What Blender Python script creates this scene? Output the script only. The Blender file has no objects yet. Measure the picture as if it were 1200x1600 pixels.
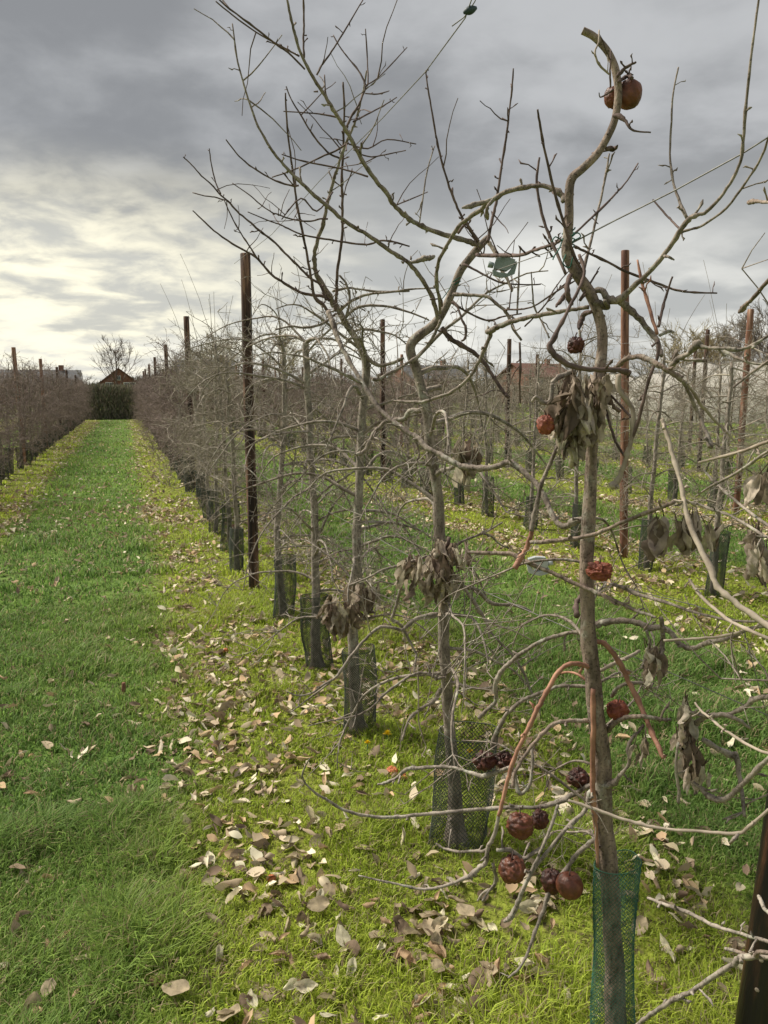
import bpy, math, random
import numpy as np
from mathutils import Vector, Matrix, noise, Euler

# ------------------------------------------------------------------ camera, sky, sun, exposure
S = bpy.context.scene
COL = S.collection
F = 1200.0; CAMH = 1.6
TH = math.atan(190 / F); PS = math.atan(405 / math.hypot(F, 190))
cam_d = bpy.data.cameras.new('camera'); cam = bpy.data.objects.new('camera', cam_d); COL.objects.link(cam)
cam.location = (0, 0, CAMH)
cam.rotation_euler = (math.radians(90) - TH, 0, -PS)
cam_d.sensor_fit = 'VERTICAL'; cam_d.sensor_height = 32; cam_d.lens = 32 * F / 1600
cam_d.clip_start = .05; cam_d.clip_end = 2000
S.camera = cam
S.render.resolution_x = 768; S.render.resolution_y = 1024
S.view_settings.view_transform = 'Standard'; S.view_settings.look = 'None'
S.view_settings.gamma = 1; S.view_settings.use_curve_mapping = False
S.view_settings.exposure = 0.76

SUN_AZ = math.radians(-48); SUN_EL = math.radians(48)      # azimuth from +Y towards +X
world = bpy.data.worlds.new('World'); S.world = world; world.use_nodes = True
def build_world():
    nt = world.node_tree; nt.nodes.clear(); N = nt.nodes; L = nt.links
    def n(t, **k):
        o = N.new(t)
        for a, b in k.items(): setattr(o, a, b)
        return o
    def m(op, a, b=None, c=None, clamp=False):
        o = n('ShaderNodeMath', operation=op, use_clamp=clamp)
        for i, v in enumerate((a, b, c)):
            if v is None: continue
            if isinstance(v, (int, float)): o.inputs[i].default_value = v
            else: L.new(v, o.inputs[i])
        return o.outputs[0]
    def mixc(fac, a, b):
        o = n('ShaderNodeMix', data_type='RGBA'); o.clamp_factor = True
        L.new(fac, o.inputs[0]) if not isinstance(fac, (int, float)) else setattr(o.inputs[0], 'default_value', fac)
        for i, v in ((6, a), (7, b)):
            if isinstance(v, tuple): o.inputs[i].default_value = v + (1,)
            else: L.new(v, o.inputs[i])
        return o.outputs[2]
    def sm(v, a, b):
        o = n('ShaderNodeMapRange', interpolation_type='SMOOTHSTEP'); L.new(v, o.inputs[0])
        o.inputs[1].default_value = a; o.inputs[2].default_value = b
        return o.outputs[0]
    tc = n('ShaderNodeTexCoord'); sx = n('ShaderNodeSeparateXYZ'); L.new(tc.outputs['Generated'], sx.inputs[0])
    X, Y, Z = sx.outputs
    zc = m('ADD', m('MAXIMUM', Z, 0.0), 0.20)
    cu = m('DIVIDE', X, zc); cv = m('DIVIDE', Y, zc)
    cb = n('ShaderNodeCombineXYZ'); L.new(cu, cb.inputs[0]); L.new(m('MULTIPLY', cv, 1.0), cb.inputs[1])
    def fbm(scale, off, det=7, rough=.55, dist=.3, vec=None):
        mp = n('ShaderNodeMapping'); mp.inputs['Location'].default_value = off
        L.new(vec or cb.outputs[0], mp.inputs[0])
        t = n('ShaderNodeTexNoise'); t.inputs['Scale'].default_value = scale; t.inputs['Detail'].default_value = det
        t.inputs['Roughness'].default_value = rough; t.inputs['Distortion'].default_value = dist
        L.new(mp.outputs[0], t.inputs[0]); return t.outputs[0]
    big = fbm(.8, (3.1, 1.7, 0), det=4, rough=.45); mid = fbm(2.0, (8.2, 4.4, 1), det=7, rough=.5); fine = fbm(5.0, (1.2, 9.7, 3), det=8, rough=.55)
    # how thin the deck is: thin (bright) towards the horizon, thick overhead
    low = sm(m('ADD', m('ADD', Z, m('MULTIPLY', m('SUBTRACT', mid, .5), .22)), m('MULTIPLY', m('SUBTRACT', fine, .5), .07)), .27, .13)
    d = m('ADD', m('MULTIPLY', big, .62), m('MULTIPLY', mid, .38))
    d = m('ADD', d, m('MULTIPLY', m('SUBTRACT', fine, .5), .16))
    c_dark = mixc(low, (1.62, 1.66, 1.71), (2.9, 2.95, 2.9))
    c_lite = mixc(low, (3.15, 3.2, 3.25), (5.3, 5.25, 4.9))
    cloud = mixc(sm(d, .42, .60), c_dark, c_lite)
    # breaks in the deck towards the sun: cream light
    az = m('ARCTAN2', X, Y)
    g = m('SUBTRACT', 1.0, m('ABSOLUTE', m('DIVIDE', m('ADD', az, .20), .60)), clamp=True)
    gz = m('MULTIPLY', sm(Z, -.02, .05), sm(Z, .29, .15))
    brk = sm(m('ADD', fine, m('MULTIPLY', mid, .6)), .64, .98)
    cloud = mixc(m('MULTIPLY', m('MULTIPLY', sm(g, 0, .8), gz), m('ADD', m('MULTIPLY', brk, .8), .2)), cloud, (7.0, 6.6, 5.1))
    sky = n('ShaderNodeTexSky', sky_type='NISHITA'); sky.sun_disc = False
    sky.sun_elevation = SUN_EL; sky.sun_rotation = SUN_AZ
    out = mixc(.97, sky.outputs[0], cloud)
    bg = n('ShaderNodeBackground'); bg.inputs[1].default_value = .10; L.new(out, bg.inputs[0])
    wo = n('ShaderNodeOutputWorld'); L.new(bg.outputs[0], wo.inputs[0])
build_world()
sd = bpy.data.lights.new('sun', 'SUN'); sd.energy = 3.5; sd.angle = math.radians(18); sd.color = (1, .93, .80)
sun = bpy.data.objects.new('sun', sd); COL.objects.link(sun)
_d = Vector((math.sin(SUN_AZ) * math.cos(SUN_EL), math.cos(SUN_AZ) * math.cos(SUN_EL), math.sin(SUN_EL)))
sun.rotation_euler = _d.to_track_quat('Z', 'Y').to_euler()

# ------------------------------------------------------------------ helpers
def P(x, y, h):
    """Point seen at photo position (x, y), h metres ahead."""
    a = (x - 600) / F; b = (800 - y) / F
    fh = math.cos(TH) + b * math.sin(TH); u = -math.sin(TH) + b * math.cos(TH)
    t = h / fh
    return Vector((t * (fh * math.sin(PS) + a * math.cos(PS)), t * (fh * math.cos(PS) - a * math.sin(PS)), CAMH + t * u)), t
def G(x, y):
    a = (x - 600) / F; b = (800 - y) / F
    fh = math.cos(TH) + b * math.sin(TH); u = -math.sin(TH) + b * math.cos(TH)
    return P(x, y, -CAMH / u * fh)[0]

class MB:
    def __init__(s): s.v = []; s.f = []; s.c = []
    def add(s, vs, fs, col=None):
        k = len(s.v); s.v.extend([tuple(p) for p in vs]); s.f.extend([tuple(i + k for i in q) for q in fs])
        if col is not None: s.c.extend([col] * len(vs))
    def box(s, c, d, rot=None):
        vs = [Vector((x * d[0] / 2, y * d[1] / 2, z * d[2] / 2)) for x in (-1, 1) for y in (-1, 1) for z in (-1, 1)]
        if rot is not None: vs = [rot @ p for p in vs]
        s.add([p + Vector(c) for p in vs], [(0, 1, 3, 2), (4, 6, 7, 5), (0, 4, 5, 1), (2, 3, 7, 6), (0, 2, 6, 4), (1, 5, 7, 3)])
    def tube(s, pts, rad, n=6, cap=True):
        m = len(pts)
        if m < 2: return
        k = len(s.v); T = []
        for i in range(m):
            a = pts[max(i - 1, 0)]; b = pts[min(i + 1, m - 1)]; t = (b - a)
            T.append(t.normalized() if t.length > 1e-9 else Vector((0, 0, 1)))
        u = T[0].orthogonal().normalized()
        for i in range(m):
            t = T[i]; u = (u - t * u.dot(t))
            u = u.normalized() if u.length > 1e-6 else t.orthogonal().normalized()
            w = t.cross(u); p = pts[i]; r = rad[i]
            for j in range(n):
                an = 2 * math.pi * j / n; q = p + (u * math.cos(an) + w * math.sin(an)) * r
                s.v.append((q.x, q.y, q.z))
        for i in range(m - 1):
            for j in range(n):
                a = k + i * n + j; b = k + i * n + (j + 1) % n
                s.f.append((a, b, b + n, a + n))
        if cap:
            s.f.append(tuple(k + j for j in range(n))[::-1]); s.f.append(tuple(k + (m - 1) * n + j for j in range(n)))
    def mesh(s, name, smooth=True):
        me = bpy.data.meshes.new(name); me.from_pydata(s.v, [], s.f)
        if s.c:
            at = me.color_attributes.new('Col', 'FLOAT_COLOR', 'POINT')
            at.data.foreach_set('color', np.array([c + (1,) for c in s.c], dtype=np.float32).ravel())
        if smooth: me.polygons.foreach_set('use_smooth', [True] * len(me.polygons))
        me.update(); return me

def tag(o, label=None, cat=None, group=None, kind=None):
    if label: o['label'] = label
    if cat: o['category'] = cat
    if group: o['group'] = group
    if kind: o['kind'] = kind
    return o
def obj(name, mb, mat, parent=None, smooth=True, base=None, label=None):
    """One mesh object; vertices given in world space are moved into the parent's space."""
    off = base if base is not None else (parent.location if parent is not None and parent.type == 'EMPTY' else
          (parent.parent.location if parent is not None and parent.parent else Vector((0, 0, 0))))
    if isinstance(mb, MB):
        if off.length > 0: mb.v = [(a - off.x, b - off.y, c - off.z) for a, b, c in mb.v]
        me = mb.mesh(name, smooth)
    else: me = mb
    if mat and not me.materials: me.materials.append(mat)
    o = bpy.data.objects.new(name, me); COL.objects.link(o)
    if parent is not None: o.parent = parent
    elif base is not None: o.location = base
    if label: o['label'] = label
    return o
def thing(name, loc, label, cat, group=None, rz=0):
    o = bpy.data.objects.new(name, None); COL.objects.link(o); o.location = loc; o.rotation_euler = (0, 0, rz)
    o.empty_display_size = .2
    return tag(o, label, cat, group)
def copy_tree(o, parent=None):
    c = o.copy(); COL.objects.link(c)
    if parent is not None: c.parent = parent
    for ch in list(o.children): copy_tree(ch, c)
    return c

# ------------------------------------------------------------------ materials
def mat(name, c1, c2, scale=8, rough=.85, bump=.3, stretch=(1, 1, 1), det=6, c3=None, lo=.35, hi=.65, bscale=None, bdist=.01, spec=.3, coord='Object', lichen=None):
    m = bpy.data.materials.new(name); m.use_nodes = True; nt = m.node_tree; N = nt.nodes; L = nt.links
    b = N['Principled BSDF']; b.inputs['Roughness'].default_value = rough; b.inputs['Specular IOR Level'].default_value = spec
    tc = N.new('ShaderNodeTexCoord'); mp = N.new('ShaderNodeMapping'); mp.inputs['Scale'].default_value = stretch
    L.new(tc.outputs[coord], mp.inputs[0])
    t = N.new('ShaderNodeTexNoise'); t.inputs['Scale'].default_value = scale; t.inputs['Detail'].default_value = det; t.inputs['Roughness'].default_value = .6
    L.new(mp.outputs[0], t.inputs[0])
    r = N.new('ShaderNodeValToRGB'); L.new(t.outputs[0], r.inputs[0]); e = r.color_ramp.elements
    e[0].position = lo; e[0].color = c1 + (1,); e[1].position = hi; e[1].color = c2 + (1,)
    if c3: q = e.new(min(hi + .12, .98)); q.color = c3 + (1,)
    src = r.outputs[0]
    if lichen:
        t3 = N.new('ShaderNodeTexNoise'); t3.inputs['Scale'].default_value = 17; t3.inputs['Detail'].default_value = 8; t3.inputs['Roughness'].default_value = .75; L.new(tc.outputs[coord], t3.inputs[0])
        r3 = N.new('ShaderNodeValToRGB'); L.new(t3.outputs[0], r3.inputs[0]); r3.color_ramp.elements[0].position = .54; r3.color_ramp.elements[1].position = .64; r3.color_ramp.elements[1].color = (.7, .7, .7, 1)
        mx = N.new('ShaderNodeMix'); mx.data_type = 'RGBA'; L.new(r3.outputs[0], mx.inputs[0]); L.new(src, mx.inputs[6]); mx.inputs[7].default_value = lichen + (1,); src = mx.outputs[2]
        t4 = N.new('ShaderNodeTexNoise'); t4.inputs['Scale'].default_value = 160; t4.inputs['Detail'].default_value = 3; L.new(tc.outputs[coord], t4.inputs[0])
        r4 = N.new('ShaderNodeValToRGB'); L.new(t4.outputs[0], r4.inputs[0]); r4.color_ramp.elements[0].position = .34; r4.color_ramp.elements[0].color = (.35, .33, .32, 1); r4.color_ramp.elements[1].position = .46; r4.color_ramp.elements[1].color = (1, 1, 1, 1)
        m4 = N.new('ShaderNodeMix'); m4.data_type = 'RGBA'; m4.blend_type = 'MULTIPLY'; m4.inputs[0].default_value = .8; L.new(src, m4.inputs[6]); L.new(r4.outputs[0], m4.inputs[7]); src = m4.outputs[2]
    L.new(src, b.inputs['Base Color'])
    if bump:
        t2 = N.new('ShaderNodeTexNoise'); t2.inputs['Scale'].default_value = bscale or scale * 3; t2.inputs['Detail'].default_value = 5
        L.new(mp.outputs[0], t2.inputs[0]); bp = N.new('ShaderNodeBump'); bp.inputs['Strength'].default_value = bump
        bp.inputs['Distance'].default_value = bdist; L.new(t2.outputs[0], bp.inputs['Height']); L.new(bp.outputs[0], b.inputs['Normal'])
    return m
def mat_col(name, rough=.8, trans=.0, bump=0, spec=.25, vein=0):
    """Colour from the mesh's own 'Col' attribute (each blade or leaf has its own colour)."""
    m = bpy.data.materials.new(name); m.use_nodes = True; nt = m.node_tree; N = nt.nodes; L = nt.links
    b = N['Principled BSDF']; b.inputs['Roughness'].default_value = rough; b.inputs['Specular IOR Level'].default_value = spec
    a = N.new('ShaderNodeAttribute'); a.attribute_name = 'Col'; src = a.outputs[0]
    if vein:
        tc = N.new('ShaderNodeTexCoord'); t = N.new('ShaderNodeTexNoise'); t.inputs['Scale'].default_value = vein; t.inputs['Detail'].default_value = 5
        L.new(tc.outputs['Object'], t.inputs[0]); mr = N.new('ShaderNodeMapRange'); mr.inputs[1].default_value = .3; mr.inputs[2].default_value = .7
        mr.inputs[3].default_value = .6; mr.inputs[4].default_value = 1.25; L.new(t.outputs[0], mr.inputs[0])
        mx = N.new('ShaderNodeVectorMath'); mx.operation = 'SCALE'; L.new(src, mx.inputs[0]); L.new(mr.outputs[0], mx.inputs['Scale']); src = mx.outputs[0]
        bp = N.new('ShaderNodeBump'); bp.inputs['Strength'].default_value = .5; bp.inputs['Distance'].default_value = .004
        L.new(t.outputs[0], bp.inputs['Height']); L.new(bp.outputs[0], b.inputs['Normal'])
    L.new(src, b.inputs['Base Color'])
    if trans:
        tr = N.new('ShaderNodeBsdfTranslucent'); L.new(src, tr.inputs[0]); ms = N.new('ShaderNodeMixShader'); ms.inputs[0].default_value = trans
        L.new(b.outputs[0], ms.inputs[1]); L.new(tr.outputs[0], ms.inputs[2]); L.new(ms.outputs[0], N['Material Output'].inputs[0])
    return m
M = {}
M['bark'] = mat('bark', (.13, .102, .085), (.36, .305, .255), 34, .9, .8, (1, 1, .45), c3=(.42, .38, .31), bdist=.006, bscale=90, lichen=(.42, .42, .35))
M['bark_near'] = mat('bark_near', (.125, .095, .078), (.36, .275, .22), 46, .85, .9, (1, 1, .4), c3=(.40, .33, .25), bdist=.006, bscale=100, lichen=(.40, .385, .32))
M['bark_grey'] = mat('bark_grey', (.14, .118, .10), (.40, .345, .29), 36, .9, .8, (1, 1, .6), c3=(.34, .34, .27), bdist=.003, bscale=110, lichen=(.46, .46, .38))
M['bark_dark'] = mat('bark_dark', (.065, .045, .04), (.18, .125, .108), 30, .8, .35, bdist=.003, bscale=120)
M['bark_red'] = mat('bark_red', (.21, .10, .07), (.50, .265, .18), 22, .65, .3, bdist=.002, bscale=120)
M['bark_pale'] = mat('bark_pale', (.26, .21, .165), (.47, .40, .32), 26, .85, .4, bdist=.002, bscale=110)
M['twig_far'] = mat('twig_far', (.13, .095, .085), (.30, .235, .205), 3.0, .85, 0)
M['twig_lichen'] = mat('twig_lichen', (.15, .12, .095), (.40, .36, .29), 5.0, .85, 0)
M['post_dark'] = mat('post_dark', (.022, .014, .012), (.10, .055, .04), 9, .75, .6, (2.2, 2.2, .22), c3=(.36, .21, .14), lo=.42, hi=.56, bdist=.006, bscale=26)
M['post_red'] = mat('post_red', (.10, .045, .032), (.28, .145, .095), 9, .8, .6, (2.2, 2.2, .25), c3=(.46, .30, .21), lo=.38, hi=.56, bdist=.006, bscale=26)
M['post_wet'] = mat('post_wet', (.008, .006, .006), (.04, .019, .012), 12, .45, .8, (2.6, 2.6, .22), c3=(.13, .058, .03), lo=.46, hi=.60, bdist=.006, bscale=22, spec=.5)
M['net_dark'] = mat('net_dark', (.035, .045, .036), (.075, .088, .066), 30, .7, 0)
M['net_green'] = mat('net_green', (.02, .095, .062), (.055, .18, .12), 20, .7, 0, spec=.5)
M['wire'] = mat('wire', (.13, .12, .11), (.26, .25, .24), 60, .5, 0, spec=.5)
M['tie'] = mat('tie', (.01, .07, .05), (.03, .15, .11), 40, .6, 0)
M['clip'] = mat('clip', (.20, .25, .25), (.30, .35, .345), 30, .55, .2, spec=.4)
M['clip_pale'] = mat('clip_pale', (.42, .45, .47), (.62, .64, .66), 30, .5, .2, spec=.4)
M['tension'] = mat('tension', (.02, .04, .05), (.05, .075, .085), 60, .5, .2)
M['brick'] = mat('brick', (.16, .075, .052), (.26, .135, .10), 2.5, .9, 0)
M['slate'] = mat('slate', (.075, .080, .090), (.15, .15, .155), 1.5, .8, 0, (1, 1, 6))
M['tile'] = mat('tile', (.12, .062, .048), (.20, .105, .082), 2.5, .85, 0, (1, 1, 6))
M['white'] = mat('white', (.66, .65, .62), (.80, .79, .76), 3, .6, 0)
M['glass'] = mat('glass', (.05, .06, .07), (.10, .11, .12), 2, .2, 0, spec=.5)
M['poly'] = mat('poly', (.84, .81, .79), (.93, .91, .89), .6, .45, .3, (1, 1, .3), bdist=.05, bscale=3)
def make_translucent(m, k):
    nt = m.node_tree; b = nt.nodes['Principled BSDF']; t = nt.nodes.new('ShaderNodeBsdfTranslucent'); t.inputs[0].default_value = (.9, .88, .86, 1)
    x = nt.nodes.new('ShaderNodeMixShader'); x.inputs[0].default_value = k; nt.links.new(b.outputs[0], x.inputs[1]); nt.links.new(t.outputs[0], x.inputs[2]); nt.links.new(x.outputs[0], nt.nodes['Material Output'].inputs[0])
make_translucent(M['poly'], .72)
M['grass'] = mat_col('grass', .6, .45, spec=.3)
M['leaf'] = mat_col('leaf', .75, .36, spec=.25, vein=55)
M['litter'] = mat_col('litter', .8, .15, spec=.2)
M['foliage'] = mat_col('foliage', .8, .1)
M['petal'] = mat('petal', (.72, .50, .01), (.85, .68, .02), 40, .6, 0)
M['stake'] = mat('stake', (.13, .06, .04), (.28, .14, .09), 30, .85, .4, (1, 1, .3), bdist=.003)

def apple_mat(name, a, b, c, rough=.5, sc=22):
    return mat(name, a, b, sc, rough, .9, c3=c, lo=.36, hi=.60, bscale=70, bdist=.004, spec=.45)
M['apple_brown'] = apple_mat('apple_brown', (.05, .018, .012), (.18, .058, .030), (.30, .13, .07), .48)
M['apple_dark'] = apple_mat('apple_dark', (.018, .009, .008), (.095, .026, .017), (.19, .075, .045), .55)
M['apple_red'] = apple_mat('apple_red', (.12, .030, .018), (.31, .085, .045), (.42, .17, .10), .6)
M['apple_orange'] = apple_mat('apple_orange', (.33, .08, .03), (.60, .20, .07), (.66, .33, .15), .55)

def ground_mat():
    m = bpy.data.materials.new('ground'); m.use_nodes = True; nt = m.node_tree; N = nt.nodes; L = nt.links
    b = N['Principled BSDF']; b.inputs['Roughness'].default_value = .95; b.inputs['Specular IOR Level'].default_value = .1
    tc = N.new('ShaderNodeTexCoord'); sx = N.new('ShaderNodeSeparateXYZ'); L.new(tc.outputs['Object'], sx.inputs[0])
    def mm(op, a, b_=None, clamp=False):
        o = N.new('ShaderNodeMath'); o.operation = op; o.use_clamp = clamp
        for i, v in enumerate((a, b_)):
            if v is None: continue
            if isinstance(v, (int, float)): o.inputs[i].default_value = v
            else: L.new(v, o.inputs[i])
        return o.outputs[0]
    def nz(s, d=5):
        t = N.new('ShaderNodeTexNoise'); t.inputs['Scale'].default_value = s; t.inputs['Detail'].default_value = d; L.new(tc.outputs['Object'], t.inputs[0]); return t.outputs[0]
    def ramp(v, *st):
        r = N.new('ShaderNodeValToRGB'); L.new(v, r.inputs[0]); e = r.color_ramp.elements
        e[0].position, e[0].color = st[0][0], st[0][1] + (1,); e[1].position, e[1].color = st[-1][0], st[-1][1] + (1,)
        for p, c in st[1:-1]: q = e.new(p); q.color = c + (1,)
        return r.outputs[0]
    # distance to the nearest tree line, rows 3.2 m apart
    x = mm('ADD', sx.outputs[0], mm('MULTIPLY', mm('SUBTRACT', nz(2.0), .5), .35))
    f = mm('ABSOLUTE', mm('SUBTRACT', mm('FRACT', mm('ADD', mm('DIVIDE', mm('SUBTRACT', x, 1.0), 3.2), 100.5)), .5))
    strip = N.new('ShaderNodeMapRange'); strip.interpolation_type = 'SMOOTHSTEP'; L.new(f, strip.inputs[0]); strip.inputs[1].default_value = .30; strip.inputs[2].default_value = .20
    green = ramp(nz(6), (.3, (.075, .085, .030)), (.5, (.10, .17, .035)), (.75, (.19, .26, .07)))
    yel = ramp(nz(26, 8), (.34, (.085, .065, .04)), (.47, (.16, .18, .032)), (.68, (.27, .32, .05)))
    mx = N.new('ShaderNodeMix'); mx.data_type = 'RGBA'; L.new(strip.outputs[0], mx.inputs[0]); L.new(green, mx.inputs[6]); L.new(yel, mx.inputs[7])
    L.new(mx.outputs[2], b.inputs['Base Color'])
    bp = N.new('ShaderNodeBump'); bp.inputs['Strength'].default_value = .6; bp.inputs['Distance'].default_value = .03; L.new(nz(45), bp.inputs['Height']); L.new(bp.outputs[0], b.inputs['Normal'])
    return m
M['ground'] = ground_mat()

# ------------------------------------------------------------------ ground
ROWS = [-11.75, -8.55, -5.35, -2.15, 0.97, 4.35, 7.5, 10.7, 13.9, 17.1, 20.3]
g = MB()
def axis(lo, hi, fine_lo, fine_hi, st):
    a = list(np.arange(fine_lo, fine_hi, st)); return [lo, lo * .4] + a + [hi * .4, hi]
def gz(x, y):
    n1 = noise.noise(Vector((x * .9, y * .9, 0))) * .018 + noise.noise(Vector((x * .25, y * .25, 5))) * .03
    return n1 * max(0, min(1, 1 - (math.hypot(x, y) - 14) / 10))
xs = axis(-700, 700, -12, 26, .25); ys = axis(-300, 900, -4, 30, .25)
for yy in ys:
    for xx in xs: g.v.append((xx, yy, gz(xx, yy)))
nx = len(xs)
for j in range(len(ys) - 1):
    for i in range(nx - 1): k = j * nx + i; g.f.append((k, k + 1, k + 1 + nx, k + nx))
tag(obj('ground', g, M['ground']), kind='structure')

# ------------------------------------------------------------------ curves
def spline(pts, rad, sub=4):
    n = len(pts)
    if n < 3: 
        out, rr = [], []
        for i in range(n - 1):
            for k in range(sub): t = k / sub; out.append(pts[i].lerp(pts[i + 1], t)); rr.append(rad[i] * (1 - t) + rad[i + 1] * t)
        return out + [pts[-1]], rr + [rad[-1]]
    out, rr = [], []
    for i in range(n - 1):
        p0 = pts[max(i - 1, 0)]; p1 = pts[i]; p2 = pts[i + 1]; p3 = pts[min(i + 2, n - 1)]
        for k in range(sub):
            t = k / sub; t2 = t * t; t3 = t2 * t
            out.append(.5 * ((2 * p1) + (p2 - p0) * t + (2 * p0 - 5 * p1 + 4 * p2 - p3) * t2 + (3 * p1 - p0 - 3 * p2 + p3) * t3))
            rr.append(rad[i] * (1 - t) + rad[i + 1] * t)
    return out + [pts[-1]], rr + [rad[-1]]
def rv(R, s=1): return Vector((R.uniform(-1, 1), R.uniform(-1, 1), R.uniform(-1, 1))) * s

def limb(mb, pts, rad, R, sides=8, spurs=.6, sub=4, knobs=True, twigs=0):
    """A branch with knobbly rings, buds and short spurs."""
    p, r = spline(pts, rad, sub)
    tot = sum((p[i + 1] - p[i]).length for i in range(len(p) - 1))
    for i in range(1, len(p) - 1):
        p[i] = p[i] + rv(R, min(r[i] * .22, .0018))
        r[i] *= 1 + R.uniform(-.09, .12) + (.28 if knobs and R.random() < .08 else 0)
    mb.tube(p, r, sides)
    nspur = int(tot * spurs * 22)
    for _ in range(nspur):
        i = R.randrange(1, max(2, len(p) - 1)); t = (p[min(i + 1, len(p) - 1)] - p[i - 1]).normalized()
        d = (rv(R) + Vector((0, 0, .25))); d = (d - t * d.dot(t) * .6)
        if d.length < .1: continue
        d.normalize(); d = (d + t * .5).normalized()
        L = R.uniform(.006, .022) if R.random() < .75 else R.uniform(.02, .05); rb = min(.0028, r[i] * .6)
        a = p[i] + d * r[i] * .6
        q = [a, a + d * L * .5 + rv(R, .002), a + d * L * .85 + rv(R, .004), a + d * (L + .004)]
        mb.tube(q, [rb, rb * .8, rb * 1.35, rb * .4], 5)
    for _ in range(int(tot * twigs * 6)):
        i = R.randrange(1, len(p) - 1); t = (p[i + 1] - p[i - 1]).normalized(); d = rv(R) + Vector((0, 0, .35)); d = (d - t * d.dot(t) * .5).normalized()
        twig(mb, p[i], d, R.uniform(.06, .24), .0022, R, 5)
def twig(mb, a, d, L, r, R, seg=4, sides=4, droop=0, wig=.25):
    pts = [a.copy()]; p = a.copy(); d = d.normalized()
    for k in range(seg):
        d = (d + rv(R, wig) + Vector((0, 0, -droop))).normalized(); p = p + d * (L / seg); pts.append(p.copy())
    mb.tube(pts, [r * (1 - .6 * k / seg) for k in range(seg)] + [r * .55], sides, cap=False)
    return pts

def traced(s, h0, h1, wmul=1.0, R=None, bow=0.0):
    """'x,y,w x,y,w ...' in photo pixels; h runs h0 -> h1 (metres ahead) with a gentle bow of its own."""
    a = [tuple(map(float, q.split(','))) for q in s.split()]
    L = [0]
    for i in range(1, len(a)): L.append(L[-1] + math.hypot(a[i][0] - a[i - 1][0], a[i][1] - a[i - 1][1]))
    pts, rad = [], []; w = a[0][2]
    for i, q in enumerate(a):
        if len(q) > 2: w = q[2]
        t = L[i] / L[-1]; h = h0 + (h1 - h0) * t + bow * math.sin(math.pi * t)
        p, z = P(q[0], q[1], h); pts.append(p); rad.append(w * wmul / 2 / F * z)
    return pts, rad

# ------------------------------------------------------------------ leaves
LEAFC = [(.48, .395, .265), (.60, .51, .365), (.38, .30, .20), (.72, .645, .49), (.24, .175, .12), (.52, .375, .225)]
LEAFN = ['tan', 'pale beige', 'brown', 'bleached cream', 'dark brown', 'rusty tan']
def leaf_grid(L, W, R, nu=6, nv=4, curl=1.0):
    """A dry leaf, base at the origin, pointing +Y: rolled across, bent along, twisted and crumpled."""
    ca = R.uniform(-1.9, 1.9) * curl; ro = R.uniform(.2, 2.3) * curl * R.choice((-1, 1, 1)); tw = R.uniform(-1.8, 1.8) * curl; r1 = R.uniform(-1, 1)
    vs = []; off = R.uniform(0, 50)
    for i in range(nu + 1):
        u = i / nu; w = W * (math.sin(math.pi * min(1, u * .96 + .02)) ** .7) * (1 - .3 * u) * (1 + .16 * noise.noise(Vector((u * 5, off, 0)))) + .0015
        yy = L * u * (1 - .13 * abs(ca) * u); zz = L * .34 * ca * u * u * (1 - .5 * u)
        a = ro * (1 + r1 * (u - .5))
        a = a if abs(a) > .05 else .05
        for j in range(nv + 1):
            v = (j / nv - .5) * 2; x = math.sin(v * a) / a * w / 2; z = (1 - math.cos(v * a)) / a * w / 2
            k = tw * u; x2 = x * math.cos(k) - z * math.sin(k); z2 = zz + x * math.sin(k) + z * math.cos(k)
            nn = noise.noise(Vector((u * 3.5 + off, v * 1.6 + off, 0))) * L * .16 * curl + noise.noise(Vector((u * 8 + off, v * 4, 3))) * L * .07 * curl
            vs.append(Vector((x2 + nn * .3, yy + nn * .25, z2 + nn)))
    fs = [(i * (nv + 1) + j, i * (nv + 1) + j + 1, (i + 1) * (nv + 1) + j + 1, (i + 1) * (nv + 1) + j) for i in range(nu) for j in range(nv)]
    return vs, fs
def shade(c, R, s=.15):
    k = 1 + R.uniform(-s, s); return (min(1, c[0] * k), min(1, c[1] * k * R.uniform(.96, 1.04)), min(1, c[2] * k))
HANGC = [(.46, .385, .30), (.56, .475, .38), (.34, .27, .205), (.62, .545, .44), (.22, .165, .125)]
def hang_cluster(tree, pxs, h, n, size, R, label=None, twigmat='bark_grey'):
    """Withered leaves hanging limp from a branch; pxs = ellipse (cx, cy, rx, ry) in photo pixels."""
    cx, cy, rx, ry = pxs; mb = MB()
    for _ in range(int(n * 1.4)):
        while True:
            a, b = R.uniform(-1, 1), R.uniform(-1, 1)
            if a * a + b * b < 1: break
        L = size * R.uniform(.7, 1.25); z = P(cx, cy, h)[1]; lpx = L * F / z
        p, _z = P(cx + a * rx * .75, cy + b * max(2, ry - lpx * .40) - lpx * .5, h + R.uniform(-.05, .05))
        vs, fs = leaf_grid(L, L * R.uniform(.34, .6), R, 8, 5, R.uniform(.8, 1.35))
        rot = (Matrix.Rotation(R.uniform(0, 6.28), 3, 'Z') @ Matrix.Rotation(math.radians(-90 + R.gauss(0, 17)), 3, 'X') @ Matrix.Rotation(R.uniform(-3, 3), 3, 'Y'))
        mb.add([rot @ v + p for v in vs], fs, shade(R.choice(HANGC), R))
        if R.random() < .5: mb.tube([p, p + Vector((R.uniform(-.01, .01), R.uniform(-.01, .01), .02))], [.0012, .001], 4); mb.c += [(.15, .11, .08)] * 8
    o = obj('withered_leaves', mb, M['leaf'], tree, label=label)
    return o

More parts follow.
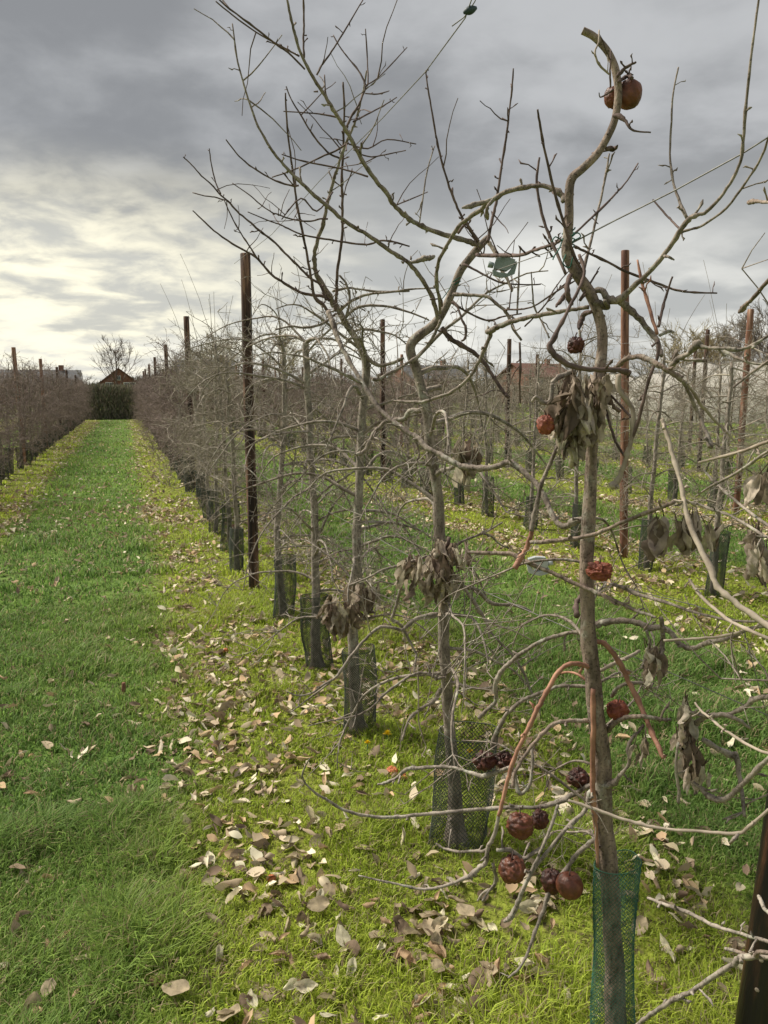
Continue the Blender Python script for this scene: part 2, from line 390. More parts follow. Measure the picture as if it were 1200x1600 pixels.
# ------------------------------------------------------------------ near trees, traced
class Tree:
    def __init__(s, base, label, trunk, h, mname='bark', seed=1, sides=14, group=None, top_h=None):
        s.o = thing('apple_tree', base, label, 'apple tree', group); s.R = random.Random(seed); s.h = h
        mb = MB(); p, r = traced(trunk, h, top_h or h)
        p, r = spline(p, r, 6)
        # flare at the foot, slight knobs
        off = seed * 7.3
        q, rr = [], []
        for i in range(len(p)):
            q.append(p[i] + Vector((noise.noise(Vector((p[i].z * 9, off, 0))), noise.noise(Vector((p[i].z * 9, off, 9))), 0)) * min(.004, r[i] * .25))
            fl = 1 + .7 * math.exp(-max(0, p[i].z) / .035); rr.append(r[i] * fl * (1 + .10 * noise.noise(Vector((p[i].z * 16, off, 4))) + .05 * noise.noise(Vector((p[i].z * 45, off, 4)))))
        mb.tube(q, rr, sides)
        R = s.R
        for _ in range(16):          # pruning scars and buds
            i = R.randrange(3, len(q) - 2); a = R.uniform(0, 6.28); d = Vector((math.cos(a), math.sin(a), .3)).normalized()
            k = rr[i]; mb.tube([q[i] + d * k * .7, q[i] + d * k * 1.12, q[i] + d * k * 1.22], [k * .36, k * .26, k * .12], 7)
        obj('trunk', mb, M[mname], s.o)
        s.trunk = q; s.tr = rr
    def br(s, m, pts, h0=None, h1=None, w=1.0, name='branch', spurs=.6, bow=None, twigs=0, label=None):
        h0 = s.h if h0 is None else h0; h1 = h0 + s.R.uniform(-.12, .12) if h1 is None else h1
        bow = s.R.uniform(-.04, .04) if bow is None else bow
        p, r = traced(pts, h0, h1, w, bow=bow); mb = MB()
        L = sum((p[i + 1] - p[i]).length for i in range(len(p) - 1)); mx = max(r)
        limb(mb, p, r, s.R, 8 if mx > .003 else 6, spurs, twigs=twigs or (.85 if s.h > 2 else .22))
        return obj(name, mb, M[m], s.o, label=label)

# --- the nearest tree, filling the right of the picture
B1 = G(964, 1650)
T1 = Tree(B1, 'nearest bare apple tree, with brown shrivelled apples, inside the bright green net sleeve',
    '964,1660,31 961,1560,31 958,1480,29 955,1400,28 950,1340,28 943,1290,28 943,1230,27 941,1180,27 932,1110,26 926,1050,25 921,1000,24 918,950,22 917,880,22 919,820,22 923,760,19 925,700,18 929,640,17 935,590,17 940,545,17 939,515,17 932,487,17 921,458,18 902,429,17 891,408,17 886,392,18 889,340,14 889,300,13 894,278,14 911,263,13 934,240,12.5 950,213,12 960,190,11.5 965,165,12.5 966,140,12 961,110,12 954,90,11 943,73,11 927,57,10.5 910,48,10.5', 1.66, 'bark_near', 11, top_h=1.72)
T1.h = 1.70
b = T1.br
b('bark', '882,315,9 876,303,8.5 855,292,8 830,291,7.5 800,297,7.5 770,312,7.5 745,332,7.5 720,350,6 705,372,6 695,390,5.5 685,410,5.5 682,440,5 686,465,5 688,490,4', 1.715, 2.0)
b('bark', '770,312,4 762,322,4 761,335,7 762,342,5', 1.80, 1.80, spurs=.1)
b('bark_grey', '768,312,5 750,318,7 735,322,9 722,325,3', 1.80, 1.78, spurs=.1)
b('bark', '923,457,10 938,454,10 952,467,12 967,468,13 981,456,9 1002,437,8 1019,420,7.5 1040,395,7.5 1060,365,7.5 1076,343,8.5 1090,336,6 1105,330,5.5 1130,302,5 1150,270,5 1160,235,5 1165,175,4.5 1172,100,4 1180,40,3.5 1188,-20,3', 1.715, 1.45, bow=-.08)
b('bark', '1062,364,5 1080,358,4 1100,351,4 1135,325,4 1165,285,3.5 1190,245,3.5 1204,205,3', 1.62, 1.45)
b('bark', '1074,342,5 1060,310,4 1051,280,3.5 1047,240,3.2 1049,190,3 1052,145,2.6 1060,105,2.5', 1.60, 1.7, spurs=.9)
b('bark_dark', '1062,358,4 1050,345,3 1040,335,3 1020,312,2.5', 1.6, 1.7)
b('bark', '1036,400,5 1046,402,4 1053,406,2.5', 1.6, 1.6, spurs=0)
b('bark', '969,470,12 980,481,10 996,495,9 1013,515,9 1025,530,8 1031,546,8 1034,556,6', 1.68, 1.6)
b('bark_dark', '1028,530,5 1028,555,5 1016,587,5 1005,627,5 996,662,5.5 987,686,6', 1.6, 1.6)
b('bark_pale', '966,585,9 968,610,8 988,640,7 987,686,7 981,705,7 976,725,7 967,747,9 958,759,12 955,763,6', 1.62, 1.6, spurs=.2)
b('bark_near', '955,580,6 964,573,7 975,563,7.5 993,557,8 1010,560,8.5 1031,571,9 1048,581,9 1066,592,12', 1.68, 1.5, bow=-.05)
b('bark_grey', '1046,578,7 1057,563,8 1067,557,8 1077,552,7 1083,545,12 1090,538,15 1095,540,8 1104,543,5.5 1127,544,5 1147,546,8 1155,547,6 1174,540,5 1200,525,4.5 1230,505,4', 1.55, 1.4, bow=-.05)
b('bark', '1132,548,5 1145,556,5 1156,561,4.5 1180,568,4 1215,569,4', 1.48, 1.4)
b('bark', '1066,594,6 1072,604,5 1080,622,5.5 1090,645,5.5 1101,671,6 1108,690,8 1110,699,9', 1.52, 1.5)
b('bark_pale', '1068,594,4 1085,615,4.5 1095,632,5 1103,640,5 1115,655,4 1135,675,3.5 1150,692,3', 1.52, 1.6)
b('bark_dark', '905,398,5 913,423,5 908,444,5 895,470,5 882,496,5.5 867,525,7 859,540,9 867,555,9.5 888,570,8.5 908,576,8 937,578,8 967,578,8 980,581,11 983,584,7', 1.66, 1.58, bow=-.04, spurs=.25)
b('bark', '920,480,7 900,483,6 875,487,6.5 850,491,7 825,496,7.5 800,502,8 780,510,8.5 768,516,10 760,519,7', 1.75, 1.95)
b('bark', '768,517,7 765,528,6 755,550,6 747,567,5.5 737,585,5 720,602,5 700,615,5 680,622,5 660,628,5 640,628,4.5 615,626,3', 1.95, 2.15)
b('bark', '912,812,11 897,815,10 880,823,10 864,805,9 850,775,9 838,757,9 812,733,9.5 796,722,9.5 770,731,9 745,732,9 727,730,9 712,725,9 687,710,8.5 667,700,8.5 650,682,8 633,673,8 600,647,7.5 577,617,7.5 560,587,7 547,567,7 533,540,7.5 523,513,8.5 513,487,9', 1.72, 2.35, spurs=.35)
b('bark_near', '730,863,5 750,864,6 775,864,6.5 800,866,7 817,876,8 850,890,6.5 875,901,6.5 894,910,6 920,921,6 937,928,6 967,941,5.5 996,955,5 1012,960,5 1025,965,4', 1.80, 1.55)
b('bark_red', '804,888,10 812,874,9 820,862,8.5 826,848,8 831,828,7.5', 1.70, 1.71, spurs=.1)
b('bark', '830,830,8 834,808,7.5 838,790,7 845,760,7 855,735,6.5 872,697,6.5 884,672,6 892,655,5', 1.70, 1.74, spurs=.3)
b('bark_near', '828,848,6 850,847,6.5 875,844,6.5 894,842,6 932,834,6 967,818,6 996,807,6 1025,796,6.5 1054,784,6.5', 1.68, 1.5)
b('bark_dark', '901,962,10 900,945,7 904,936,7 912,928,7 924,918,7', 1.69, 1.72, spurs=0)
b('bark', '932,977,11 945,972,10 965,970,9.5 985,971,9 1002,975,9 1015,981,10 1031,980,9 1048,988,8 1063,1007,8 1083,1013,8 1107,1004,8 1142,996,6.5 1160,987,6 1185,980,5.5 1220,973,5', 1.72, 1.45, spurs=.35)
b('bark_pale', '1037,1001,4.5 1072,999,4.5 1112,996,4.5 1150,989,4.5 1170,980,4', 1.5, 1.42)
b('bark', '958,913,6 975,919,6.5 990,926,6.5 1010,932,6 1054,946,5 1083,956,4.5 1127,967,4 1160,971,4 1210,970,3.5', 1.68, 1.4)
b('bark', '894,908,4 870,898,3.5 860,893,3', 1.8, 1.85)
b('bark_red', '923,1003,8 937,1003,8 951,1011,8 967,1034,8 978,1057,7.5 993,1086,7.5 1007,1118,7.5 1019,1145,7.5 1031,1171,8 1036,1185,5', 1.69, 1.55, spurs=.4, label='reddish bare branch arching down to the right of the trunk')
b('bark_red', '918,1042,8 908,1038,7 893,1037,7 879,1043,7 865,1060,7 850,1089,7 837,1112,7 825,1140,6.5 812,1165,6.5 800,1195,6.5 791,1229,6 784,1257,6 779,1275,5', 1.67, 1.62, spurs=.4, label='reddish bare branch arching down to the left of the trunk')
b('bark', '915,989,7 895,988,6 875,992,6 856,998,6 837,1007,6 815,1020,6 800,1033,6 787,1045,7 778,1058,8 774,1072,7 775,1095,6.5 760,1110,6 747,1122,5', 1.73, 1.85, spurs=.3)
b('bark_near', '920,1127,8 905,1126,7 885,1127,7 867,1130,6.5 850,1144,6.5 832,1165,6 815,1188,6 805,1206,6 801,1230,5', 1.68, 1.64, spurs=.3)
b('bark', '925,1074,6 905,1072,5 875,1072,5 850,1080,5.5 830,1088,5.5 812,1097,5.5 798,1110,5.5 787,1122,6 778,1142,7 772,1157,9 770,1170,6', 1.75, 1.82, spurs=.4)
b('bark_red', '921,1067,5 905,1055,4 890,1050,4 878,1052,4', 1.75, 1.85, spurs=.1)
b('bark_red', '927,1076,8 926.5,1130,8.5 926,1180,8.5 927,1238,8.5 929,1276,7.5 932,1308,6 934,1355,4', 1.665, 1.66, name='shoot', spurs=.1, bow=0, label='pinkish smooth shoot hanging straight down in front of the trunk')
b('bark_near', '947,1143,8 957,1133,7.5 970,1124,7 985,1120,7 1010,1120,7 1031,1124,6 1048,1125,5', 1.7, 1.6, spurs=.4)
b('bark', '1006,1133,5 998,1143,4.5 988,1153,5 981,1171,5.5 983,1192,5.5 975,1205,5.5 966,1214,6 958,1225,11 945,1228,8 935,1227,6', 1.64, 1.67, spurs=.3)
b('bark_grey', '946,1226,8 935,1222,7 918,1229,7 902,1238,7.5 879,1250,9 861,1257,8.5 840,1261,6 797,1262,6 755,1264,5.5 712,1268,5.5 667,1272,5.5 628,1276,5 600,1277,5 570,1274,4.5 550,1270,4.5 530,1262,4 512,1250,4 490,1237,3.5 472,1213,3 484,1185,2', 1.69, 1.72, spurs=.3, bow=.06)
b('bark_grey', '938,1297,7 929,1311,8 914,1323,7 900,1336,7 884,1358,6.5 867,1381,6.5 856,1400,8 850,1420,6 839,1448,5 825,1487,4.5 811,1513,4 794,1528,3', 1.68, 1.6, spurs=.25)
b('bark_grey', '872,1258,5 861,1290,5 854,1308,4.5 847,1324,4.5 831,1361,5 814,1397,7 805,1420,8 798,1432,9 788,1440,5', 1.64, 1.6, spurs=.5)
b('bark_grey', '930,1236,6 920,1240,7 915,1265,7 888,1291,6.5 870,1313,6 845,1344,5 828,1369,4.5 812,1397,4', 1.67, 1.62, spurs=.5)
b('bark_grey', '790,1235,4 780,1268,5 776,1290,6 770,1310,6.5 762,1324,6.5 760,1347,6.5 749,1355,8 737,1367,8 712,1378,5 684,1387,4.5 656,1389,4 628,1383,3.5 600,1377,3 560,1368,2', 1.65, 1.7, spurs=.5)
b('bark_grey', '762,1327,5 753,1330,5 740,1330,4.5 718,1331,4 695,1326,3.5 681,1318,3', 1.66, 1.8)
b('bark_grey', '776,1328,6 795,1328,7 808,1335,7 818,1342,6 838,1330,6 850,1322,5', 1.64, 1.64, spurs=.8)
b('bark_grey', '770,1350,5 775,1375,6 768,1388,5 755,1395,4 746,1408,2.5', 1.65, 1.68, spurs=.6)
b('bark_grey', '797,1198,5 780,1205,6 757,1213,9 746,1211,7 726,1205,5 707,1199,5 679,1198,5 655,1200,5.5 636,1202,6 617,1217,5 600,1224,4 590,1226,3', 1.76, 1.95, spurs=.3)
b('bark_grey', '800,1195,5 805,1215,6 812,1240,6 828,1225,5 832,1190,5 830,1165,5', 1.72, 1.72, spurs=1.2)
b('bark_pale', '888,1250,4.5 908,1257,5 932,1265,5.5 967,1278,5.5 1002,1288,5.5 1037,1295,5 1077,1298,5 1112,1301,5 1153,1302,6 1171,1291,6 1200,1267,5 1240,1240,5', 1.62, 1.4, bow=.0, spurs=.25)
b('bark', '1153,1304,5 1146,1312,5 1141,1318,4', 1.44, 1.44, spurs=0)
b('bark_pale', '937,1048,6 952,1041,6 967,1033,6 985,1025,5.5 999,1017,5', 1.70, 1.8)
b('bark', '956,1088,6 962,1078,6 972,1071,6 990,1067,6 1005,1068,5 1018,1076,4', 1.72, 1.7)
b('bark', '1033,966,7 1036,1000,7 1034,1020,6 1030,1040,5', 1.6, 1.6, spurs=1)
b('bark_grey', '1010,985,5 1015,1005,5 1008,1030,6 1003,1045,5', 1.63, 1.62, spurs=.6)
b('bark', '1075,1112,7 1100,1118,6 1142,1115,6 1165,1104,7 1180,1092,8 1200,1089,8 1230,1080,8', 1.55, 1.4)
b('bark', '1083,1140,8 1090,1128,8 1105,1120,8 1127,1117,8 1145,1121,7 1158,1128,6 1172,1138,4', 1.58, 1.5, spurs=.4)
b('bark_grey', '1098,1156,8 1118,1168,8.5 1142,1180,12 1150,1180,9 1155,1210,7 1159,1238,6.5 1163,1276,5', 1.57, 1.5, spurs=.5)
b('bark', '1083,1222,6 1095,1232,8 1112,1246,10 1130,1250,9 1145,1240,8 1156,1230,8 1177,1209,7.5 1200,1186,7 1235,1150,6', 1.55, 1.36, spurs=.3)
b('bark_grey', '1060,1255,5 1061,1235,5 1056,1200,4.5 1060,1160,4', 1.55, 1.55, spurs=.4)
b('bark', '1050,560,4 1058,548,5 1048,575,8', 1.56, 1.56, spurs=.4)
# upright shoots
b('bark_dark', '912,430,4.5 895,392,5 880,345,5 865,295,4.5 850,230,4 843,190,3.5 840,171,3', 1.70, 1.62, name='shoot', spurs=1)
b('bark_dark', '884,428,5 865,385,5 850,345,4.5 840,300,4 839,275,4 843,246,3', 1.70, 1.78, name='shoot', spurs=1)
b('bark_dark', '895,367,3.5 925,340,3.5 960,305,3 980,282,2.5 997,255,2.2', 1.72, 1.9, name='shoot')
b('bark', '908,438,4 920,390,4 932,340,4 940,305,3.5 945,280,3.5 952,240,2.5', 1.73, 1.85, name='shoot', spurs=.9)
b('bark_dark', '898,385,5 912,392,4 940,405,4 980,425,4 1025,442,4 1055,453,3.5 1085,457,3 1120,458,2.4', 1.73, 1.95, spurs=.5)
b('bark_red', '1027,522,5 1013,476,5 1002,438,4.5 996,406,3', 1.62, 1.7, name='shoot', spurs=.9)
b('bark_dark', '1029,510,5 1033,492,4.5 1040,464,4 1051,432,3', 1.62, 1.66, name='shoot', spurs=.9)
b('bark', '1031,524,5 1044,518,6 1053,519,3', 1.62, 1.62, spurs=0)
b('bark_dark', '920,455,4 905,470,3.5 930,430,3 935,424,2', 1.7, 1.7)
b('bark_dark', '891,430,7 886,445,8 887,462,9 893,475,7', 1.7, 1.68, spurs=.5)
b('bark_dark', '886,455,5 878,467,8 871,476,5 869,480,2', 1.69, 1.67, spurs=.4)
b('bark_dark', '924,487,6 912,492,8 907,506,9 904,514,3', 1.7, 1.7, spurs=.2)
b('bark', '930,472,8 942,478,14 950,480,8 945,470,6', 1.69, 1.66, spurs=.3)
b('bark_dark', '958,180,5 968,182,9 978,190,5 984,200,4 995,205,3 1017,207,2.4', 1.7, 1.66, spurs=.5)
b('bark_dark', '948,232,6 956,233,9 962,231,5 965,227,2', 1.71, 1.7, spurs=1)
b('bark_pale', '952,116,3 940,105,3.5 932,93,3.5 930,80,3 935,66,2.5 936,47,2', 1.7, 1.72, spurs=1)
b('bark_dark', '954,137,3 953,115,3 954,95,3 954,77,2', 1.69, 1.69, spurs=1)
b('bark_dark', '964,120,5 971,112,6 980,104,5 994,97,3', 1.69, 1.68, spurs=2.2)
b('bark_dark', '966,128,4 975,122,6 982,118,6 988,122,5', 1.69, 1.7, spurs=2.2)
b('bark_dark', '958,140,4 948,147,3 938,152,2 936,145,1.5', 1.68, 1.67, spurs=.5)
b('bark_dark', '996,660,4 975,640,3.5 955,618,3 940,603,3', 1.62, 1.7)
b('bark_dark', '946,640,5 952,660,4 962,690,4 975,712,4', 1.7, 1.62)
b('bark_grey', '862,600,6 872,590,8 886,584,8 897,580,7', 1.66, 1.68, spurs=.3)
b('bark_grey', '862,600,7 862,615,7 858,628,7 848,628,8 838,620,6 831,628,4', 1.66, 1.66, spurs=.6)
b('bark_grey', '858,630,9 856,645,10 854,655,9', 1.66, 1.66, spurs=0)

# --- second tree
B2 = G(712, 1318)
T2 = Tree(B2, 'second bare apple tree, trunk bent sideways then leaning up from a wide black net sleeve',
    '713,1340,30 711,1300,27 710,1234,22 706,1175,19 701,1110,18 698,1060,18 694,1012,18 693,960,18 690,900,18 686,825,18 684,780,17 678,737,17 672,690,16.5 668,650,16 659,612,15 650,580,15 643,558,15 641,545,15 645,534,16 657,523,15 670,514,14 682,503,14 692,488,13 702,465,12.5 710,445,12 720,423,12 733,405,12 745,390,12 752,382,11 759,375,11 763,370,8', 2.53, 'bark', 22)
b = T2.br
b('bark', '750,383,9 735,378,8.5 715,372,8 695,367,7.5 675,360,7.5 655,351,7 640,342,7 625,330,7 613,317,7 603,300,7 590,285,7 575,265,7 562,243,6.5 550,220,6.5 540,202,6 530,186,6 517,165,5.5 505,145,5.5 492,125,5 480,105,5 467,75,4.5 460,50,4.5 455,30,4 449,0,3.6 444,-40,3', 2.5, 2.05, bow=-.08)
b('bark_dark', '476,108,3 450,82,3 435,72,3 420,60,3 390,37,3 350,7,2.4 335,-10,2', 2.2, 2.0)
b('bark_dark', '468,88,3 450,78,2.6 435,70,2.5 400,50,2.4 365,25,2.2 337,2,2', 2.2, 2.1)
b('bark_dark', '495,117,3 502,103,3 515,85,3 528,65,2.6 540,45,2.5 567,0,2', 2.2, 2.3)
b('bark_dark', '475,90,3.5 474,60,3 475,40,3 474,0,2.6 474,-40,2', 2.15, 2.1)
b('bark_dark', '541,200,4 550,180,3.5 560,165,3 566,150,3 571,133,3 560,110,2.5 545,92,2 530,72,2 521,55,1.6', 2.3, 2.4)
b('bark_dark', '571,135,2.5 575,130,2.5 574,95,2 571,45,1.6', 2.35, 2.4)
b('bark_dark', '573,133,2 590,122,2 612,100,2 636,74,1.5', 2.35, 2.45)
b('bark_dark', '571,146,2 590,147,2 608,142,1.5', 2.35, 2.5)
b('bark_dark', '552,190,3 575,178,2.6 598,166,2 620,152,1.5', 2.32, 2.5)
b('bark_dark', '526,183,3 505,179,2.5 490,177,2 443,174,1.6', 2.28, 2.2)
b('bark_dark', '545,223,3 525,235,3 500,246,2.6 460,265,2.2 425,277,1.8', 2.35, 2.4)
b('bark_dark', '575,276,3 550,268,2.6 525,262,2.5 475,252,2.2 440,241,1.8', 2.4, 2.4)
b('bark_dark', '530,247,3 515,240,3 500,225,2.6 485,205,2.5 470,180,2.4 455,155,2 447,135,2', 2.38, 2.3)
b('bark_dark', '560,240,2.5 580,245,2.2 600,242,2 634,235,1.6', 2.4, 2.6)
b('bark_dark', '545,225,2.5 575,232,2.2 605,218,2 650,225,1.6', 2.4, 2.6)
b('bark_dark', '510,152,2.6 508,140,2.5 507,117,2', 2.25, 2.25)
b('bark_dark', '497,143,3 490,143,2', 2.22, 2.22)
b('bark_dark', '615,322,2.5 640,312,2 668,300,1.6', 2.45, 2.6)
b('bark', '655,350,2.6 662,300,2.2 668,265,2 679,228,1.6', 2.5, 2.6, name='shoot')
b('bark', '686,505,7 680,480,7.5 672,457,7 657,433,7 640,412,6.5 622,400,6.5 600,385,6.5 575,367,6 545,350,6 515,325,6 497,310,5.5 480,295,5.5 465,280,5 450,265,4.5 437,250,4 425,235,4 412,213,3.6 400,190,3.4 385,145,3 375,110,2.6 370,90,2.6 363,37,2', 2.5, 2.25, bow=-.1)
b('bark_dark', '467,290,3 455,290,3 430,282,2.5 395,262,2.4 380,250,2.2 370,240,2 353,218,1.8', 2.38, 2.3)
b('bark', '708,460,6 720,460,5.5 735,461,5 762,464,5 775,474,5 790,487,5 797,500,5 803,515,4.5 815,532,3.5', 2.5, 2.4)
b('bark_dark', '707,472,4 715,480,3.5 722,500,3.5 728,513,4.5 727,528,3.5 721,533,3', 2.5, 2.45)
b('bark_dark', '690,512,8 700,525,8 715,536,7.5 740,551,7 755,566,7 765,580,6 775,595,5.5 785,610,5 795,622,4', 2.5, 2.45)
b('bark', '689,500,6 682,515,5.5 672,535,5 658,552,5 645,562,5 620,577,4.5 605,585,5 593,592,6 583,593,6', 2.48, 2.45)
b('bark', '660,617,9 666,611,9 674,608,8.5 690,605,9', 2.52, 2.6, spurs=0)
b('bark', '664,640,9 652,642,8.5 642,642,8 636,648,8 630,655,8 615,656,6.5 600,660,6 593,668,6 583,678,6 573,700,6 565,708,6 556,710,4', 2.53, 2.6, spurs=.4)
b('bark', '688,865,5 670,869,4.5 650,875,4.5 625,883,4 600,890,4 570,905,3.5 545,915,3', 2.5, 2.4, spurs=.3)
b('bark', '700,864,4 715,850,4 737,840,4 755,833,3.5 770,825,3 785,816,2.5', 2.5, 2.6)
b('bark', '752,833,3.5 768,838,3.5 780,850,3 795,857,2', 2.52, 2.6)
b('bark', '703,915,8 715,916,8 728,917,6 740,920,6 752,928,6 762,939,6 775,944,6 800,945,5 818,950,5 830,956,4', 2.53, 2.55, spurs=.3)
b('bark_pale', '706,895,6 716,905,6 730,925,6 745,947,6.5 757,967,6 764,985,5 764,997,3', 2.5, 2.4, spurs=.3)
b('bark', '762,980,3 775,998,3.5 795,1017,4 810,1037,4 822,1060,4 832,1085,4 850,1100,3', 2.42, 2.35)
b('bark_pale', '745,955,3 770,975,3 800,985,2.5 830,1000,2', 2.5, 2.5)
b('bark_grey', '684,960,8 667,962,7.5 650,967,7 640,975,7 628,984,5 614,981,5 593,980,5 580,990,4.5 567,1003,4.5 553,1020,4.5 540,1037,4.5 525,1058,4 505,1070,3.5 487,1083,3 465,1087,2.5 448,1080,2', 2.52, 2.4, spurs=.3)
b('bark_grey', '528,1055,3 505,1075,2.6 480,1093,2.4 455,1112,2', 2.42, 2.4)
b('bark', '698,1060,5 690,1059,5 682,1060,5 668,1053,5 650,1052,4 632,1062,4 620,1070,4 600,1085,4 587,1100,3.5 570,1112,3 550,1120,3 507,1128,2 480,1135,1.6', 2.5, 2.4)
b('bark', '702,1067,5 712,1067,5 725,1072,5 740,1075,4.5 755,1076,4 770,1074,3', 2.5, 2.45)
b('bark', '688,1075,7 685,1085,7 676,1097,6 665,1103,5 652,1112,5 642,1120,4.5 634,1137,4 628,1158,2.5', 2.5, 2.45)
b('bark_pale', '653,1040,2.5 653,1060,2.4 654,1082,2.4 654,1125,2.4 660,1150,2 667,1170,1.5', 2.48, 2.48, spurs=.2)
b('bark_grey', '627,915,5 622,935,5 616,955,5 612,968,5 620,972,5 628,980,5 635,992,4.5 645,1012,4 651,1024,3.5 648,1040,3 648,1056,2.5', 2.5, 2.5)
b('bark_dark', '694,870,8 700,850,7 702,840,6', 2.5, 2.45, spurs=2)
b('bark_dark', '705,472,3.5 720,482,3 745,495,3 765,501,3 785,495,2.6 815,490,2.2', 2.5, 2.45)
b('bark', '640,675,4 650,690,3.5 655,710,3 650,730,3 665,760,2.5', 2.5, 2.5)
# shoots near its head
b('bark_dark', '748,378,5 735,358,4.5 725,345,4.5 715,325,4 705,300,4 695,270,3.5 687,240,3.5 681,210,3 675,175,3 669,140,2.5 665,110,2', 2.48, 2.45, name='shoot', spurs=1)
b('bark_dark', '762,378,6 765,362,5 770,340,5 775,318,4.5 781,280,4 785,250,4 791,215,3.5 795,180,3 800,140,2.6 802,107,2.2', 2.48, 2.5, name='shoot', spurs=1)
b('bark_dark', '749,385,6 735,360,5 728,350,4 715,365,4', 2.5, 2.5, spurs=2)
b('bark_pale', '764,378,6 772,392,6 777,402,6 785,425,5.5 793,436,4.5 799,450,4.5 800,455,4', 2.5, 2.4, spurs=.2)
b('bark_dark', '745,398,6 770,399,6 810,399,5.5 830,393,5 850,386,5 868,380,4.5 882,372,3', 2.5, 1.8, spurs=.8)
b('bark_dark', '690,478,5 686,462,5 681,440,4.5 682,420,3', 2.46, 2.4, spurs=1.2)
b('bark_dark', '724,413,4 745,423,3.5 765,434,3 785,442,2.6 820,445,2.2 845,444,2', 2.5, 2.45, spurs=.4)
b('bark_grey', '640,410,3 652,408,6 664,404,9 672,403,8 680,400,3', 2.4, 2.4, spurs=0)
b('bark_dark', '820,510,2.6 840,490,2.6 870,455,2.6 900,430,2', 2.4, 2.2)
b('bark_dark', '788,484,3 830,480,2.6 870,455,2.5 905,435,2', 2.4, 2.2)
b('bark', '808,490,3 810,450,3 811,420,2.6 813,385,2', 2.45, 2.5, name='shoot')
b('bark', '858,528,3 845,500,3 835,480,3 832,455,2.6 830,425,2', 2.2, 2.2, name='shoot')
b('bark_dark', '812,535,3.5 813,570,3.5 812,600,3 813,630,2.5', 2.45, 2.5)

# --- third, fourth, fifth trees: their own trunks traced, side limbs grown
B3 = G(560, 1145)
T3 = Tree(B3, 'third bare apple tree, pale trunk forking into long upright leaders against the sky',
    '560,1160,22 558,1120,20 553,1050,18 552,983,16 556,930,15 558,883,15 558,817,14 561,767,13 563,700,12 566,650,12 571,600,12 572,573,13 565,545,12 552,522,10 540,505,10 528,482,9 520,470,8', 3.43, 'bark_grey', 33, 12)
b = T3.br
b('bark', '522,480,9 517,467,8 505,447,8 495,430,7.5 491,410,7 492,393,6.5 498,370,6 505,350,6 510,325,5.5 515,305,5.5 520,285,5 525,270,5 532,247,4.5 540,225,4.5 548,207,4 555,190,4 562,165,3.6 568,140,3 573,110,2.4', 3.35, 3.0)
b('bark_dark', '523,487,5 526,460,5 527,425,4.5 533,385,4.5 535,350,4.2 535,310,4 534,275,4 536,240,3.5 537,200,3.5 538,165,3 536,128,2.6', 3.3, 3.1, name='shoot', spurs=.9)
b('bark_dark', '517,498,5 508,480,5 492,465,5 487,440,4.5 480,400,4.2 472,360,4 465,325,4 460,290,3.5 455,250,3.2 449,200,3 446,145,2.4', 3.25, 3.0, name='shoot', spurs=.6)
b('bark_dark', '515,470,5 505,463,5 482,460,4.5 465,455,4.2 445,443,4 425,430,4 412,415,3.6 400,402,3.5 385,393,3.2 370,385,3 340,365,2.5 320,347,2.2 301,329,1.8', 3.3, 3.1)
b('bark_dark', '510,470,4 500,445,4 485,435,4 465,415,3.6 445,395,3.6 425,375,3.4 405,360,3.4 388,345,3 370,330,3 357,315,2.8 345,305,2.6 330,288,2.4 315,275,2.2 300,258,2 286,245,1.6', 3.25, 3.1)
b('bark_dark', '345,303,2.2 337,285,2 330,255,1.8 327,232,1.5', 3.12, 3.1)
b('bark_dark', '352,313,2.2 335,308,2 320,306,1.8 301,301,1.5', 3.15, 3.15)
b('bark_dark', '401,402,2.4 390,385,2.4 380,370,2.2 365,345,2 350,312,1.6', 3.12, 3.1)
b('bark_dark', '640,385,2.5 615,378,3 595,376,3 580,381,3 565,382,3 530,377,3 500,372,3 470,366,2.6 450,357,2.5 435,350,2.2 420,345,2 387,331,1.6', 3.2, 3.1)
b('bark_dark', '512,342,3 500,342,2.6 480,346,2.5 450,341,2.4 435,335,2.2 425,332,2 405,318,2 390,305,1.8 363,286,1.5', 3.1, 3.0)
b('bark_dark', '520,300,2.5 495,330,2.5 470,310,2.4 440,343,1.8', 3.1, 3.0)
b('bark', '562,545,7 575,560,7 590,570,6.5 605,570,5 630,560,4', 3.4, 3.3)
b('bark', '530,485,5 550,470,4.5 575,460,4 605,457,3.6 640,452,3 680,450,2.4', 3.35, 3.2)
b('bark', '535,500,5 560,480,4.5 600,478,4 640,488,3 670,500,2.4', 3.4, 3.3)
b('bark', '520,455,4 545,450,3.6 560,452,3 600,456,3 640,455,2.4', 3.3, 3.4)
b('bark', '538,505,4 545,480,4 546,460,3.8 540,442,3.5 530,430,3', 3.35, 3.3)
b('bark', '525,490,4 505,505,4 480,512,3.5 455,510,3 430,515,2.4', 3.4, 3.2)
B4 = G(497, 1045)
T4 = Tree(B4, 'fourth bare apple tree, its dark trunk cut off flat at the top',
    '497,1055,20 493,1000,16 494,950,14 493,900,13 493,850,13 491,800,12 488,750,11 485,700,11 483,650,10.5 480,600,11 478,560,11 478,535,10', 4.27, 'bark_grey', 44, 10)
B5 = G(445, 968)
T5 = Tree(B5, 'fifth bare apple tree, slim crooked trunk right beside the tall dark post',
    '446,975,14 441,940,12 437,900,11 434,850,10 433,817,10 437,770,9 441,720,8.5 444,670,8 445,630,8 444,590,7 443,555,7 440,535,6', 5.24, 'bark_grey', 55, 9)

